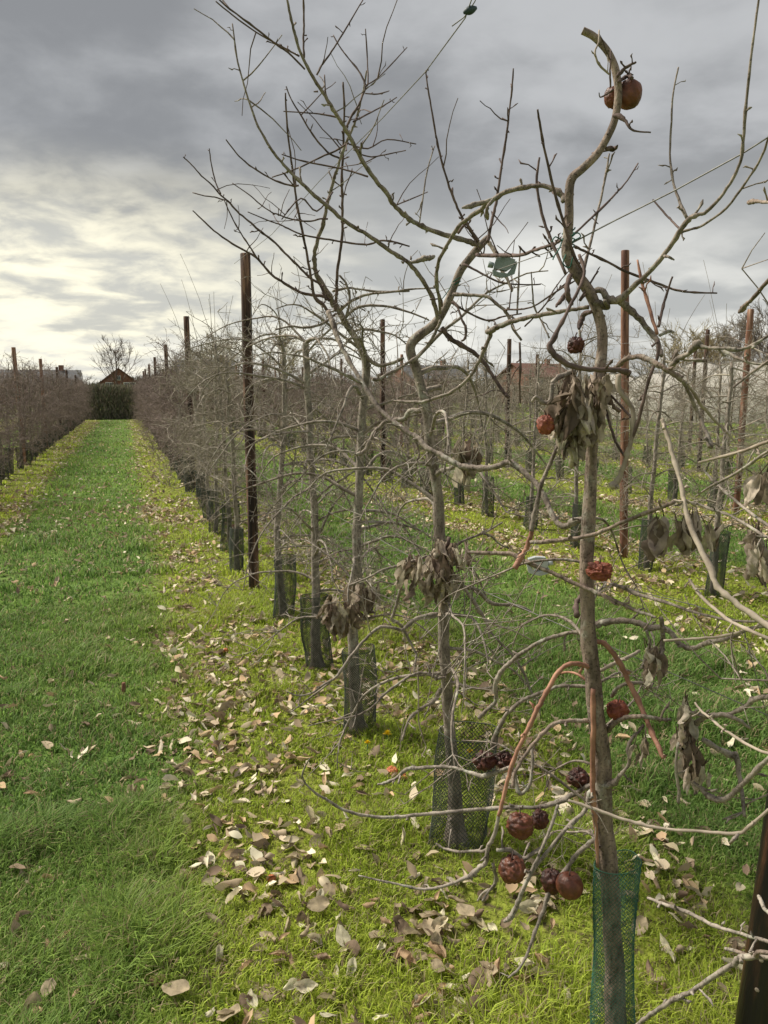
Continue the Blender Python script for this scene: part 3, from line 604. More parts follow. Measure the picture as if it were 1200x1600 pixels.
def grow_limb(mb, a, az, el, L, r, R, seg=7, sides=6, droop=.16, ntw=6, tl=(.08, .3), tr=.0021, tsides=4, tup=.35, wig=.16, spur=3):
    d = Vector((math.cos(az) * math.cos(el), math.sin(az) * math.cos(el), math.sin(el))); p = a.copy(); pts = [p.copy()]
    for k in range(seg):
        d = (d + rv(R, wig) + Vector((0, 0, -droop * (1 + k * .12)))).normalized(); p = p + d * (L / seg)
        if p.z < .25: d.z = abs(d.z) * .5; p.z = .25
        pts.append(p.copy())
    rad = [r * (1 - .72 * k / seg) for k in range(seg + 1)]
    pp, rr = spline(pts, rad, 2); mb.tube(pp, rr, sides, cap=False)
    for _ in range(ntw):
        i = R.randrange(2, len(pp)); t = (pp[i] - pp[i - 1]).normalized(); dd = rv(R) + Vector((0, 0, tup)); dd = (dd - t * dd.dot(t) * .5 + t * .4)
        tp = twig(mb, pp[i], dd, R.uniform(*tl), tr, R, 4, tsides, wig=.3)
        for _s in range(spur):
            j = R.randrange(1, len(tp)); twig(mb, tp[j], rv(R) + Vector((0, 0, .2)), R.uniform(.015, .08), tr * .7, R, 2, 3)
def grow_on(T, n, R, Lr=(.35, .75), zr=(.5, 1.9), mname='bark_grey'):
    for k in range(n):
        zt = zr[0] + (zr[1] - zr[0]) * (k + R.random()) / n
        i = min(range(len(T.trunk)), key=lambda j: abs(T.trunk[j].z - zt)); mb = MB(); az = R.uniform(0, 6.28)
        grow_limb(mb, T.trunk[i], az, R.uniform(.15, .9), R.uniform(*Lr), R.uniform(.006, .0095), R, 8, 7, .15, R.randint(9, 14), (.06, .30), .0022, 4, .3, .24, 4)
        obj('branch', mb, M[mname if R.random() < .75 else 'bark'], T.o)
R = random.Random(5)
grow_on(T2, 14, R, (.3, .65), (.55, 1.75), 'bark_grey')
for k in range(10):
    zt = .42 + 1.0 * k / 10; i = min(range(len(T1.trunk)), key=lambda j: abs(T1.trunk[j].z - zt)); mb = MB()
    grow_limb(mb, T1.trunk[i], R.uniform(.1, 2.9), R.uniform(.1, .7), R.uniform(.25, .5), R.uniform(.0035, .005), R, 8, 6, .14, R.randint(4, 8), (.05, .2), .0016, 4, .1, .24, 4)
    obj('branch', mb, M['bark'], T1.o)
grow_on(T3, 26, R, (.35, .75), (.45, 1.85))
grow_on(T4, 30, R, (.4, .85), (.45, 2.05))
grow_on(T5, 30, R, (.4, .85), (.45, 2.05))

# --- tree just out of the frame on the right, its branches reach in
B0 = Vector((1.42, .62, 0))
T0 = thing('apple_tree', B0, 'bare apple tree at the right edge, only its grey branch tips reach into the picture', 'apple tree')
mb = MB(); tp = [B0 + Vector((0, 0, z)) + Vector((math.sin(z * 3) * .02, math.cos(z * 2) * .02, 0)) for z in np.linspace(-.05, 2.1, 16)]
pp, rr = spline(tp, list(np.linspace(.028, .012, 16)), 3); mb.tube(pp, rr, 12); obj('trunk', mb, M['bark_near'], T0)
R0 = random.Random(77)
def b0(m, s, h0, h1, z, spurs=.4, label=None):
    p, r = traced(s, h0, h1); root = min(pp, key=lambda q: abs(q.z - z)).copy()
    end = p[-1]; ins = [end.lerp(root, .35) + Vector((0, 0, .05)), end.lerp(root, .7) + Vector((0, 0, .04)), root]
    p += ins; r += [r[-1] * 1.1, r[-1] * 1.3, r[-1] * 1.5]
    mb = MB(); limb(mb, p, r, R0, 8, spurs); obj('branch', mb, M[m], T0, label=label)
b0('bark_pale', '1034,655,7 1038,665,6.5 1045,689,6.5 1054,721,6.5 1066,765,6.5 1069,785,7 1080,824,7.5 1092,853,8 1110,888,8 1121,917,8.5 1147,940,9 1171,958,10 1200,978,11 1250,1000,12', 1.5, 1.2, .95, label='long pale grey branch slanting up from the right edge')
b0('bark_pale', '1077,905,4 1085,918,4.5 1098,934,5 1121,955,5 1140,970,5 1156,978,5.5 1200,997,6 1250,1010,7', 1.5, 1.2, .9)
b0('bark_pale', '1086,1098,3 1095,1110,3.5 1112,1124,4 1128,1138,4 1142,1147,4.5 1171,1165,5 1200,1177,5 1250,1190,6', 1.5, 1.2, .7)
b0('bark_near', '1169,316,6 1176,315,8 1186,315,5 1200,316,5.5 1250,310,6', 1.3, 1.15, 1.95, .1)
b0('bark_near', '1154,489,3 1160,483,9 1167,475,6 1175,468,6 1200,440,6.5 1250,400,7', 1.3, 1.15, 1.75, .2)
b0('bark_grey', '1012,1403,4 1030,1410,5 1048,1416,6 1083,1429,6 1112,1445,6 1142,1454,5.5 1171,1463,5.5 1200,1471,5.5 1260,1490,6', 1.35, 1.05, .55)
b0('bark_grey', '990,1605,4 1010,1590,6 1025,1579,6.5 1054,1562,7 1083,1547,7.5 1112,1527,7.5 1142,1509,8 1152,1500,10 1165,1495,9 1200,1496,7 1260,1500,7', 1.3, 1.05, .45)
b0('bark_near', '1133,1482,5 1150,1486,6 1165,1492,7 1180,1494,8 1210,1490,7', 1.18, 1.08, .45, .1)
b0('bark_grey', '1185,1400,5 1190,1410,6 1200,1425,6 1250,1450,7', 1.12, 1.0, .5, .1)
b0('bark_grey', '1088,775,3 1110,760,4 1130,750,4.5 1165,730,5 1200,705,5 1250,680,6', 1.5, 1.2, 1.3)
b0('bark_pale', '1092,723,4 1110,718,4.5 1135,712,5 1165,703,5 1200,690,5.5 1250,670,6', 1.55, 1.2, 1.35, .2)
b0('bark_grey', '1100,735,3.5 1118,755,4 1140,775,4 1165,795,4.5 1200,820,5 1250,840,5', 1.55, 1.2, 1.15)
b0('bark_grey', '1055,790,3 1080,785,3.5 1110,795,4 1140,805,4.5 1175,825,5 1200,840,5 1250,850,6', 1.6, 1.2, 1.1)

RX0 = random.Random(12)
for k in range(12):
    zt = .5 + 1.45 * k / 12; i = min(range(len(pp)), key=lambda j: abs(pp[j].z - zt)); mb = MB()
    grow_limb(mb, pp[i], RX0.uniform(.9, 2.3), RX0.uniform(.1, .8), RX0.uniform(.5, .85), RX0.uniform(.005, .007), RX0, 8, 6, .10, RX0.randint(6, 10), (.06, .26), .0018, 4, .3, .24, 4)
    obj('branch', mb, M['bark'], T0)
# withered leaves still hanging on the trees
R = random.Random(9)
hang_cluster(T1.o, (893, 662, 30, 76), 1.65, 48, .080, R, 'thick bunch of grey brown withered leaves wrapped round the trunk')
hang_cluster(T1.o, (922, 645, 36, 56), 1.66, 28, .075, R)
hang_cluster(T1.o, (944, 612, 16, 26), 1.64, 3, .06, R)
hang_cluster(T1.o, (1045, 842, 28, 36), 1.60, 9, .075, R)
hang_cluster(T1.o, (1090, 838, 30, 34), 1.58, 8, .072, R)
hang_cluster(T1.o, (1020, 1045, 17, 40), 1.6, 12, .055, R)
hang_cluster(T1.o, (1068, 1140, 20, 56), 1.57, 15, .055, R)
hang_cluster(T1.o, (1078, 1195, 20, 55), 1.57, 14, .06, R)
hang_cluster(T1.o, (1003, 1180, 16, 28), 1.6, 7, .04, R)
hang_cluster(T1.o, (1100, 1215, 10, 26), 1.57, 4, .05, R)
hang_cluster(T2.o, (690, 905, 30, 62), 2.45, 34, .095, R, 'bunch of grey brown withered leaves hanging at the trunk')
hang_cluster(T2.o, (650, 905, 28, 42), 2.44, 13, .095, R)
hang_cluster(T2.o, (715, 872, 20, 28), 2.42, 9, .08, R)
hang_cluster(T2.o, (730, 725, 24, 46), 2.4, 18, .09, R, 'twisted brown bunch of withered leaves on a thin branch')
hang_cluster(T3.o, (527, 970, 24, 42), 3.25, 20, .11, R, 'drooping brown bunch of withered leaves beside the trunk')
hang_cluster(T3.o, (576, 930, 22, 38), 3.25, 14, .10, R)
hang_cluster(T3.o, (555, 950, 22, 42), 3.3, 12, .10, R)
hang_cluster(T0, (1185, 870, 22, 50), 1.4, 15, .062, R)
hang_cluster(T0, (1192, 770, 14, 28), 1.4, 5, .06, R)
hang_cluster(T1.o, (1125, 845, 30, 14), 1.58, 2, .07, R)

# ------------------------------------------------------------------ net sleeves round the trunk feet
def sleeve_mesh(r0, h, seed, nh=30, wire=.0011, sag=.1, el=1.25):
    R = random.Random(seed); mb = MB()
    def pt(a, z):
        k = 1 + sag * noise.noise(Vector((math.cos(a) * 1.2 + seed, math.sin(a) * 1.2, z * 5))) * 1.6
        kx = el; return Vector((math.cos(a) * r0 * k * kx + .02 * math.sin(z * 5 + seed), math.sin(a) * r0 * k / kx, z))
    steps = 22; turn = h / (r0 * 2 * math.pi) * 2 * math.pi * .85
    for s in (1, -1):
        for i in range(nh):
            a0 = 2 * math.pi * i / nh
            mb.tube([pt(a0 + s * turn * k / steps, h * k / steps) for k in range(steps + 1)], [wire] * (steps + 1), 3, cap=False)
    for z in (.004, h):
        mb.tube([pt(2 * math.pi * k / 40, z) for k in range(41)], [wire * 1.6] * 41, 4, cap=False)
    return mb
def sleeve(loc, mb_or_mesh, m, label, group=None, rz=0):
    o = obj('net_sleeve', mb_or_mesh, m, None, base=Vector((0, 0, 0)))
    o.location = loc; o.rotation_euler = (0, 0, rz); return tag(o, label, 'net sleeve', group)
SG = 'net sleeves round the feet of the row trees'
sleeve(B1 + Vector((.012, .03, 0)), sleeve_mesh(.050, .50, 3, 34, .00065), M['net_green'], 'bright green net sleeve round the foot of the nearest trunk', SG, .25)
sleeve(B2 + Vector((.03, .0, -.01)), sleeve_mesh(.094, .43, 5, 44, .0011, el=1.12), M['net_dark'], 'black net sleeve round the bent second trunk, wide open and ragged', SG, -.3)
sleeve(B3 + Vector((0, 0, -.01)), sleeve_mesh(.072, .42, 7, 44, .0011), M['net_dark'], 'dark net sleeve round the foot of the pale forked third trunk', SG, .5)
sleeve(B4 + Vector((0, 0, -.01)), sleeve_mesh(.066, .45, 9, 44, .0012), M['net_dark'], 'dark net sleeve round the foot of the trunk cut off at the top', SG, .1)
sleeve(B5 + Vector((0, 0, -.01)), sleeve_mesh(.08, .46, 12, 44, .0014), M['net_dark'], 'dark green net sleeve round the slim fifth trunk next to the post', SG, .8)

# ------------------------------------------------------------------ apples
def apple(x, y, w, h, m, wr, seed, label, hh=None, stalk=True, fall=False):
    r0 = w / 2 / F * P(x, y, h)[1]; asp = (hh or w) / w; c = P(x, y, h)[0]; R = random.Random(seed)
    o = thing('apple', c, label, 'apple', 'shrivelled apples' if not fall else 'fallen shrivelled apples'); mb = MB(); nu, nv = 56, 38
    off = Vector((seed * 3.1, seed * 1.7, seed))
    vs = []
    for i in range(nv + 1):
        ph = math.pi * i / nv
        for j in range(nu):
            th = 2 * math.pi * j / nu; d = Vector((math.sin(ph) * math.cos(th), math.sin(ph) * math.sin(th), math.cos(ph)))
            k = 1 - .22 * math.exp(-(ph / .38) ** 2) - .12 * math.exp(-((math.pi - ph) / .3) ** 2)
            k += .07 * noise.noise(d * 1.1 + off)
            wd = d + .35 * Vector((noise.noise(d * 1.7 + off), noise.noise(d * 1.7 - off), noise.noise(d * 1.7 + off * 2))); rg = 1 - abs(noise.noise(wd * 2.2 + off)) * 2.6; rg2 = 1 - abs(noise.noise(wd * 4.6 - off)) * 2.6
            k -= wr * (.26 * max(0, rg - .35) * 1.5 + .13 * max(0, rg2 - .25)); k += wr * .05 * noise.noise(d * 9 + off) + wr * .16 * noise.noise(d * 1.6 - off)
            v = d * r0 * k; v.z *= asp; vs.append(v + c)
    fs = [(i * nu + j, (i + 1) * nu + j, (i + 1) * nu + (j + 1) % nu, i * nu + (j + 1) % nu) for i in range(nv) for j in range(nu)]
    mb.add(vs, fs); obj('flesh', mb, M[m], o)
    if stalk:
        q = MB(); a = c + Vector((0, 0, r0 * asp * .72)); q.tube([a, a + Vector((R.uniform(-.003, .003), 0, r0 * .3)), a + Vector((R.uniform(-.008, .008), R.uniform(-.006, .006), r0 * .62))], [.0018, .0014, .0018], 6)
        obj('stalk', q, M['bark_dark'], o)
    return o
apple(983, 147, 40, 1.73, 'apple_brown', .12, 1, 'large smooth brown apple hanging from the hooked top of the nearest tree', 46)
apple(957, 152, 27, 1.76, 'apple_brown', .35, 2, 'smaller brown apple half hidden behind the hooked branch at the very top', 34)
apple(900, 539, 27, 1.68, 'apple_dark', 1.0, 3, 'dark wrinkled apple in front of the sky, just left of the bare trunk', 30)
apple(853, 663, 29, 1.63, 'apple_red', .8, 4, 'reddish shrivelled apple touching the thick bunch of withered leaves', 36)
apple(937, 892, 42, 1.63, 'apple_red', 1.25, 5, 'crumpled brick red apple resting on a branch against the nearest trunk', 32)
apple(965, 1109, 36, 1.68, 'apple_red', .8, 6, 'wrinkled dark red apple just right of the nearest trunk, under a red arching branch', 33)
apple(757, 1188, 36, 1.80, 'apple_dark', 1.3, 7, 'blackish mummified apple in front of the black net sleeve, left one of two', 32)
apple(786, 1187, 32, 1.80, 'apple_dark', 1.3, 8, 'blackish mummified apple behind the red arching branch, right one of two', 28)
apple(903, 1215, 36, 1.73, 'apple_dark', .9, 9, 'dark wrinkled apple left of the nearest trunk, behind the pinkish shoot', 30)
apple(812, 1289, 44, 1.66, 'apple_brown', .6, 10, 'brown shrivelled apple hanging low under the long horizontal twig, larger of two', 42)
apple(844, 1280, 28, 1.70, 'apple_dark', .7, 11, 'small dark apple squeezed behind the larger brown one under the twig', 34)
apple(800, 1358, 44, 1.63, 'apple_brown', .5, 12, 'glossy rust brown apple, lowest on the left, below a knot of spurs', 46)
apple(890, 1383, 42, 1.66, 'apple_brown', .10, 13, 'smooth round maroon apple low down, nearest the trunk', 42)
apple(862, 1377, 34, 1.69, 'apple_dark', .55, 14, 'dark wrinkled apple behind the smooth maroon one and a slanting grey branch', 44)
def fallen(x, y, d, m, wr, seed, label):
    p = G(x, y); z = P(x, y, (Vector((p.x, p.y, 0))).dot(Vector((math.sin(PS), math.cos(PS), 0))))[1]
    o = apple(x, y, d, Vector((p.x, p.y, 0)).dot(Vector((math.sin(PS), math.cos(PS), 0))), m, wr, seed, label, d * .8, False, True); o.location.z += d / 2 / F * z * .75; return o
fallen(613, 1212, 20, 'apple_orange', .8, 20, 'orange shrivelled apple lying in the grass by a twig, left one')
fallen(629, 1220, 17, 'apple_orange', 1.0, 21, 'smaller flattened orange apple lying right beside the other orange one')
fallen(400, 1350, 12, 'apple_orange', .4, 22, 'small orange apple among the pale leaves in the lower left')
fallen(424, 1378, 15, 'apple_orange', .4, 23, 'orange brown apple lying in the leaf litter at the lower middle')
fallen(366, 828, 12, 'apple_red', .5, 24, 'reddish apple lying at the net sleeves beyond the tall post')
fallen(352, 1020, 10, 'apple_orange', .7, 25, 'tiny orange apple fallen on the mossy strip')

# ------------------------------------------------------------------ posts
def post_mesh(r, h, seed, n=14, lean=(0, 0)):
    mb = MB(); pts = []; rad = []
    for k in range(13):
        z = -.1 + (h + .1) * k / 12; pts.append(Vector((lean[0] * z + .006 * noise.noise(Vector((z, seed, 0))), lean[1] * z + .006 * noise.noise(Vector((z, seed, 7))), z)))
        rad.append(r * (1.04 - .08 * k / 12) * (1 + .03 * noise.noise(Vector((z * 3, seed, 2)))))
    pts.append(pts[-1] + Vector((0, 0, .006))); rad.append(rad[-1] * .9); mb.tube(pts, rad, n); return mb
def post(loc, r, h, m, label, seed=1, group='trellis posts', lean=(0, 0), nails=()):
    o = thing('trellis_post', Vector(loc), label, 'post', group)
    mb = post_mesh(r, h, seed, lean=lean); me = mb.mesh('shaft'); me.materials.append(M[m]); s = bpy.data.objects.new('shaft', me); COL.objects.link(s); s.parent = o
    for z in (.75, 1.35, 1.95):
        if z < h - .1:
            q = MB(); a = Vector((lean[0] * z, lean[1] * z, z)) + Vector((-r * .98, 0, 0)); q.tube([a + Vector((0, -.004, -.012)), a + Vector((-.007, -.002, -.005)), a + Vector((-.008, 0, .005)), a + Vector((0, .004, .012))], [.0016] * 4, 5)
            me = q.mesh('wire_staple'); me.materials.append(M['wire']); st = bpy.data.objects.new('wire_staple', me); COL.objects.link(st); st.parent = o
            if h < 2.62 or loc[1] > 14: break
    return o
PB = G(397, 922)
post(PB, .040, 2.62, 'post_dark', 'tall dark weathered post with pale worn patches, the nearest full post of the row', 1)
Y0 = [12.7, 19.3, 26.4, 32.8, 39.0, 43.0]; HH = [2.74, 2.66, 2.66, 2.63, 2.6, 2.6]
for k, (yy, hh) in enumerate(zip(Y0, HH)):
    post((.97, yy, 0), .045, hh, 'post_dark', ['second dark post of the right-hand row, twigs crossing its foot', 'third post of the right-hand row, brownish top above the twigs'][k] if k < 2 else 'far dark post top showing above the right-hand row beside the lane', 3 + k, 'trellis posts' if k < 2 else 'far posts of the right-hand row')
for k, (yy, hh) in enumerate([(18.3, 2.5), (23.3, 2.45), (28.6, 2.38), (33.2, 2.38), (39, 2.3), (12.0, 2.45)]):
    post((-2.15, yy, 0), .045, hh, 'post_red' if k < 2 else 'post_dark', ['reddish post leaning slightly, nearest in the left-hand row', 'second reddish post in the left-hand row', 'brown post above the left-hand row in front of the slate roof'][k] if k < 3 else ('brown post just outside the left edge' if k == 5 else 'far dark post top showing above the left-hand row'), 13 + k, 'trellis posts' if k in (0, 1, 2, 5) else 'far posts of the left-hand row', lean=(-.02, 0) if k == 0 else (0, 0))
post(Vector(G(975, 870)), .038, 2.86, 'post_red', 'tall reddish brown post right of the nearest trunk, with flaking bark', 31, lean=(-.043, .014))
post(Vector(G(598, 755)), .042, 2.78, 'post_dark', 'dark slim post in the second row, seen between the bent and the forked tree', 32)
post((7.5, 7.95, 0), .040, 2.6, 'post_red', 'red brown post near the right edge in front of the white tunnels', 33)
post((10.7, 12.4, 0), .040, 2.75, 'post_dark', 'dark red post just left of the white tunnels', 34)
kk = 40
for xr, y00 in ((4.35, 19.1), (7.5, 14.4), (10.7, 18.9), (13.9, 16.5)):
    while y00 < 43:
        post((xr, y00, 0), .045, 2.55 + .2 * random.Random(kk).random(), 'post_red' if kk % 3 == 0 else 'post_dark', 'distant slim post rising out of the orchard rows on the right', kk, 'distant posts on the right'); kk += 1; y00 += 6.5
# near end post, bottom right: dark, wet, leaning
DP = G(1174, 1690)
def dark_post():
    o = thing('anchor_post', DP, 'thick dark wet post at the bottom right corner, with two pale nail heads', 'post', 'trellis posts')
    top = P(1262, 1060, 1.66)[0]; d = (top - DP) * 1.75; me = MB(); pts = [DP - d * .08 + d * 1.1 * k / 12 for k in range(13)]
    me.tube(pts + [pts[-1] + d * .004], [.050 * (1.02 - .1 * k / 12) * (1 + .03 * noise.noise(Vector((k * .7, 1, 1)))) for k in range(13)] + [.042], 20); obj('shaft', me, M['post_wet'], o)
    for z in (.32, .25):
        a = DP + d * (z / d.z); n = Vector((-a.x, -a.y, 0)).normalized(); n = (n - Vector((math.cos(PS), -math.sin(PS), 0)) * .45).normalized(); c = a + n * .047
        q = MB(); q.tube([c - n * .01, c + n * .0035, c + n * .0045], [.0052, .0052, .0035], 12); obj('nail_head', q, M['bark_pale'], o)
dark_post()

# ------------------------------------------------------------------ wires, ties, clips
def wire(pts, r, label, group='trellis wires', m='wire', name='trellis_wire'):
    mb = MB(); base = pts[0].copy(); mb.tube([p - base for p in pts], [r] * len(pts), 5)
    o = obj(name, mb, M[m]); o.location = base; return tag(o, label, 'wire', group)
def line(a, b, n=24, sag=.03):
    return [a.lerp(b, k / n) + Vector((0, 0, -sag * math.sin(math.pi * (k % 6) / 6) )) for k in range(n + 1)]
wire([P(1230, 196, 1.42)[0], P(1160, 240, 1.5)[0], P(1050, 300, 1.59)[0], P(960, 345, 1.66)[0], P(882, 386, 1.73)[0]], .0017, 'taut dark wire rising to the right from the green tie on the nearest trunk')
wire([P(884, 384, 1.72)[0], P(785, 419, 2.25)[0], P(720, 444, 2.6)[0], P(600, 484, 3.5)[0]] + line(P(560, 498, 3.9)[0], Vector((.97, 43.5, 1.95)), 20, .0), .0013, 'top wire of the nearest row running away beside the grey clip')
wire([Vector((1.22, 1.0, .95)), Vector((1.0, 2.4, .98)), Vector((.97, 6.1, .95)), Vector((.97, 25, .95)), Vector((.97, 43.5, .95))], .0012, 'middle wire of the nearest row, at waist height')
wire([Vector((1.3, 1.2, .80)), P(1159, 972, 1.46)[0], P(1083, 945, 1.56)[0], P(1000, 925, 1.66)[0], P(930, 905, 1.72)[0]], .0011, 'thin wire twisted round a branch at the right edge')
wire([P(366, 412, 6.05)[0], P(425, 366, 5.0)[0], P(500, 282, 3.8)[0], P(550, 232, 3.2)[0], P(600, 182, 2.75)[0], P(665, 112, 2.3)[0], P(727, 28, 1.95)[0], P(745, -25, 1.85)[0]], .0016, 'stay wire climbing to the dark knot at the top of the picture')
for xr, n in ((4.35, 'second'), (7.5, 'third'), (10.7, 'fourth'), (-2.15, 'left-hand')):
    for z, w in ((2.05, 'high'), (1.3, 'low')):
        wire(line(Vector((xr, 3.0 if xr > 0 else 8, z)), Vector((xr, 43.5, z)), 30, .03), .0014 if xr < 5 else .002, '%s wire strung along the %s row' % (w, n))
def knot():
    c = P(734, 16, 1.92)[0]; o = thing('wire_tensioner', c, 'dark oval wire tensioner knotted on the stay wire at the top edge', 'wire tensioner')
    a = P(724, 20, 1.92)[0]; b_ = P(745, 12, 1.92)[0]; mb = MB(); k = 10
    mb.tube([a.lerp(b_, i / k) for i in range(k + 1)], [.0015 + .0078 * math.sin(math.pi * (i + .6) / (k + 1.2)) for i in range(k + 1)], 12); obj('barrel', mb, M['tension'], o)
    mb = MB(); mb.tube([P(735, 14, 1.92)[0], P(725, 27, 1.93)[0], P(706, 41, 1.94)[0]], [.0014] * 3, 5); mb.tube([P(736, 12, 1.915)[0], P(742, 2, 1.91)[0], P(747, -12, 1.9)[0]], [.0014] * 3, 5); obj('wire_end', mb, M['wire'], o)
knot()
def tie(x, y, h, r, n, label, tails, seed):
    c = P(x, y, h)[0]; o = thing('tree_tie', c, label, 'plant tie', 'green ties'); R = random.Random(seed); mb = MB(); pts = []
    for k in range(n * 14):
        a = k / 14 * 2 * math.pi; pts.append(c + Vector((math.cos(a) * r * 1.08, math.sin(a) * r * 1.08, (k / (n * 14) - .5) * .012 * n + .006 * math.sin(a + seed))))
    mb.tube(pts, [.0016] * len(pts), 5); obj('loop', mb, M['tie'], o)
    for t in tails:
        q = MB(); p, rr = traced(t, h - .02, h - .03); p, rr = spline(p, [.0014] * len(p), 4); q.tube(p, rr, 5); obj('tail', q, M['tie'], o)
tie(888, 376, 1.715, .012, 4, 'green string tie wound round the nearest trunk at wire height', ['880,372,2 874,388,2 866,400,2 864,406,2', '893,368,2 903,364,2 907,370,2 896,376,2', '884,398,2 880,412,2 890,418,2 895,402,2', '878,376,2 868,370,2 862,378,2'], 1)
tie(713, 442, 2.53, .013, 2, 'green string tie round the leaning part of the bent tree', ['706,444,2 700,455,2 690,468,2'], 2)
def clip(x, y, h, m, label, flip=1, s=1.0):
    c, z = P(x, y, h); o = thing('plastic_clip', c, label, 'clip', 'plastic wire clips')
    R3 = Vector((math.cos(PS), -math.sin(PS), 0)); U = Vector((0, 0, 1)); Fw = R3.cross(U) * -1; k = z / F * s
    def q(a, b_, d=0): return c + R3 * (a * k * flip) + U * (-b_ * k) + Fw * (d * k)
    def slab(poly, d0, d1):
        mb = MB(); n = len(poly); mb.add([q(a, b_, d0) for a, b_ in poly] + [q(a * .94, b_ * .94, d1) for a, b_ in poly], [tuple(range(n))[::-1], tuple(range(n, 2 * n))] + [(i, (i + 1) % n, n + (i + 1) % n, n + i) for i in range(n)]); return mb
    obj('upper_jaw', slab([(-9, -14), (8, -15), (20, -11), (17, 0), (8, 6), (-13, 2), (-12, -6)], -7, 7), M[m], o, False)
    obj('lower_jaw', slab([(-15, 4), (-6, 8), (9, 10), (19, -2), (21, -9), (23, -5), (19, 11), (8, 15), (-2, 16), (-14, 12)], -8, 6), M[m], o, False)
    mb = MB(); mb.tube([q(-21, -5), q(-13, -3)], [5.0 * k, 4.2 * k], 12); mb.tube([q(-10, 4), q(-11, 12)], [1.6 * k] * 2, 6); obj('hinge', mb, M[m], o)
clip(784, 418, 2.3, 'clip', 'grey green plastic clip on the top wire, against the sky')
clip(843, 883, 1.95, 'clip_pale', 'pale grey plastic clip low down behind the red branch', -1, .95)

# ------------------------------------------------------------------ the orchard rows
def gen_tree(seed, near):
    R = random.Random(seed); H = R.uniform(1.75, 2.1); tk = MB(); pts = []; p = Vector((0, 0, -.03)); lean = R.uniform(-.05, .05), R.uniform(-.05, .05)
    for k in range(13):
        z = -.03 + H * k / 12; pts.append(Vector((lean[0] * z + R.uniform(-.012, .012), lean[1] * z + R.uniform(-.012, .012), z)))
    rad = [.024 * (1 - .45 * k / 12) * (1.25 if k == 0 else 1) for k in range(13)]
    pp, rr = spline(pts, rad, 3); rr = [r * (1 + R.uniform(-.07, .1)) for r in rr]; tk.tube(pp, rr, 9 if near else 6)
    cr = MB(); nl = R.randint(24, 28) if near else R.randint(24, 28)
    for k in range(nl):
        z = .36 + (H - .41) * (k + R.random()) / nl; i = min(range(len(pp)), key=lambda j: abs(pp[j].z - z))
        up = z / H; L = R.uniform(.38, .72) * (1.05 - .25 * up)
        grow_limb(cr, pp[i], R.uniform(0, 6.28), R.uniform(.1, .9), L, R.uniform(.0055, .009), R, 6, 5 if near else 4, .15, R.randint(12, 17), (.07, .32), .0023 if near else .0036, 3, .30, .26, 5)
    for k in range(R.randint(2, 6)):
        i = R.randrange(int(len(pp) * .7), len(pp)); twig(cr, pp[i], Vector((R.uniform(-.35, .35), R.uniform(-.35, .35), 1)), R.uniform(.25, .95 if near else .65), .0035, R, 6, 4, wig=.10)
    return tk, cr
VAR = {}
def protos(kind, n, near):
    out = []
    for i in range(n):
        tk, cr = gen_tree(100 + i + (50 if near else 0), near); a = tk.mesh('trunk'); c = cr.mesh('crown')
        a.materials.append(M['bark_grey']); c.materials.append(M['twig_lichen' if near else 'twig_far']); out.append((a, c))
    return out
NEAR = protos('n', 7, True); FAR = protos('f', 7, False)
SLV_N = [sleeve_mesh(.072, .44, 60 + i, 30, .0018).mesh('net_sleeve') for i in range(3)]
def far_sleeve(seed):
    mb = sleeve_mesh(.078, .44, seed, 18, .0036); return mb.mesh('net_sleeve')
SLV_F = [far_sleeve(70 + i) for i in range(3)]
for me in SLV_N + SLV_F: me.materials.append(M['net_dark'])
def row_tree(x, y, R, label, group, slabel, sgroup):
    near = math.hypot(x, y) < 11 or x > 7; a, c = R.choice(NEAR if near else FAR)
    o = thing('apple_tree', (x, y, gz(x, y)), label, 'apple tree', group, R.uniform(0, 6.28)); s = R.uniform(.92, 1.08); o.scale = (1, 1, s) if near else (1.05, 1.05, s)
    for n, me in (('trunk', a), ('crown', c)):
        q = bpy.data.objects.new(n, me); COL.objects.link(q); q.parent = o
    me = R.choice(SLV_N if near else SLV_F); q = bpy.data.objects.new('net_sleeve', me); COL.objects.link(q)
    q.location = (x + R.uniform(-.02, .02), y, gz(x, y)); q.rotation_euler = (R.uniform(-.05, .05), R.uniform(-.05, .05), R.uniform(0, 6.28)); q.scale = (1, 1, R.uniform(.85, 1.15)); tag(q, slabel, 'net sleeve', sgroup)
R = random.Random(31)
y = 6.75; k = 0
while y < 43.8:
    if k == 0: l, gr, sl, sg = 'first bare apple tree beyond the tall dark post', None, 'dark net sleeve just behind the tall dark post', None
    elif k == 1: l, gr, sl, sg = 'second bare apple tree beyond the tall dark post, by the fallen red apple', None, 'dark net sleeve beside the reddish fallen apple beyond the post', None
    else: l, gr, sl, sg = 'bare apple tree in the dense right-hand row receding beside the lane', 'trees of the right-hand row beside the lane', 'dark net sleeve in the line along the right side of the lane', 'net sleeves of the right-hand row'
    row_tree(.93 + R.uniform(-.05, .05), y, R, l, gr, sl, sg); y += .93 * R.uniform(.92, 1.08); k += 1
y = 10.5
while y < 43.8:
    row_tree(-2.15 + R.uniform(-.05, .05), y, R, 'bare apple tree in the left-hand row across the grass lane', 'trees of the left-hand row', 'dark net sleeve in the line along the left side of the lane', 'net sleeves of the left-hand row'); y += .95 * R.uniform(.92, 1.08)
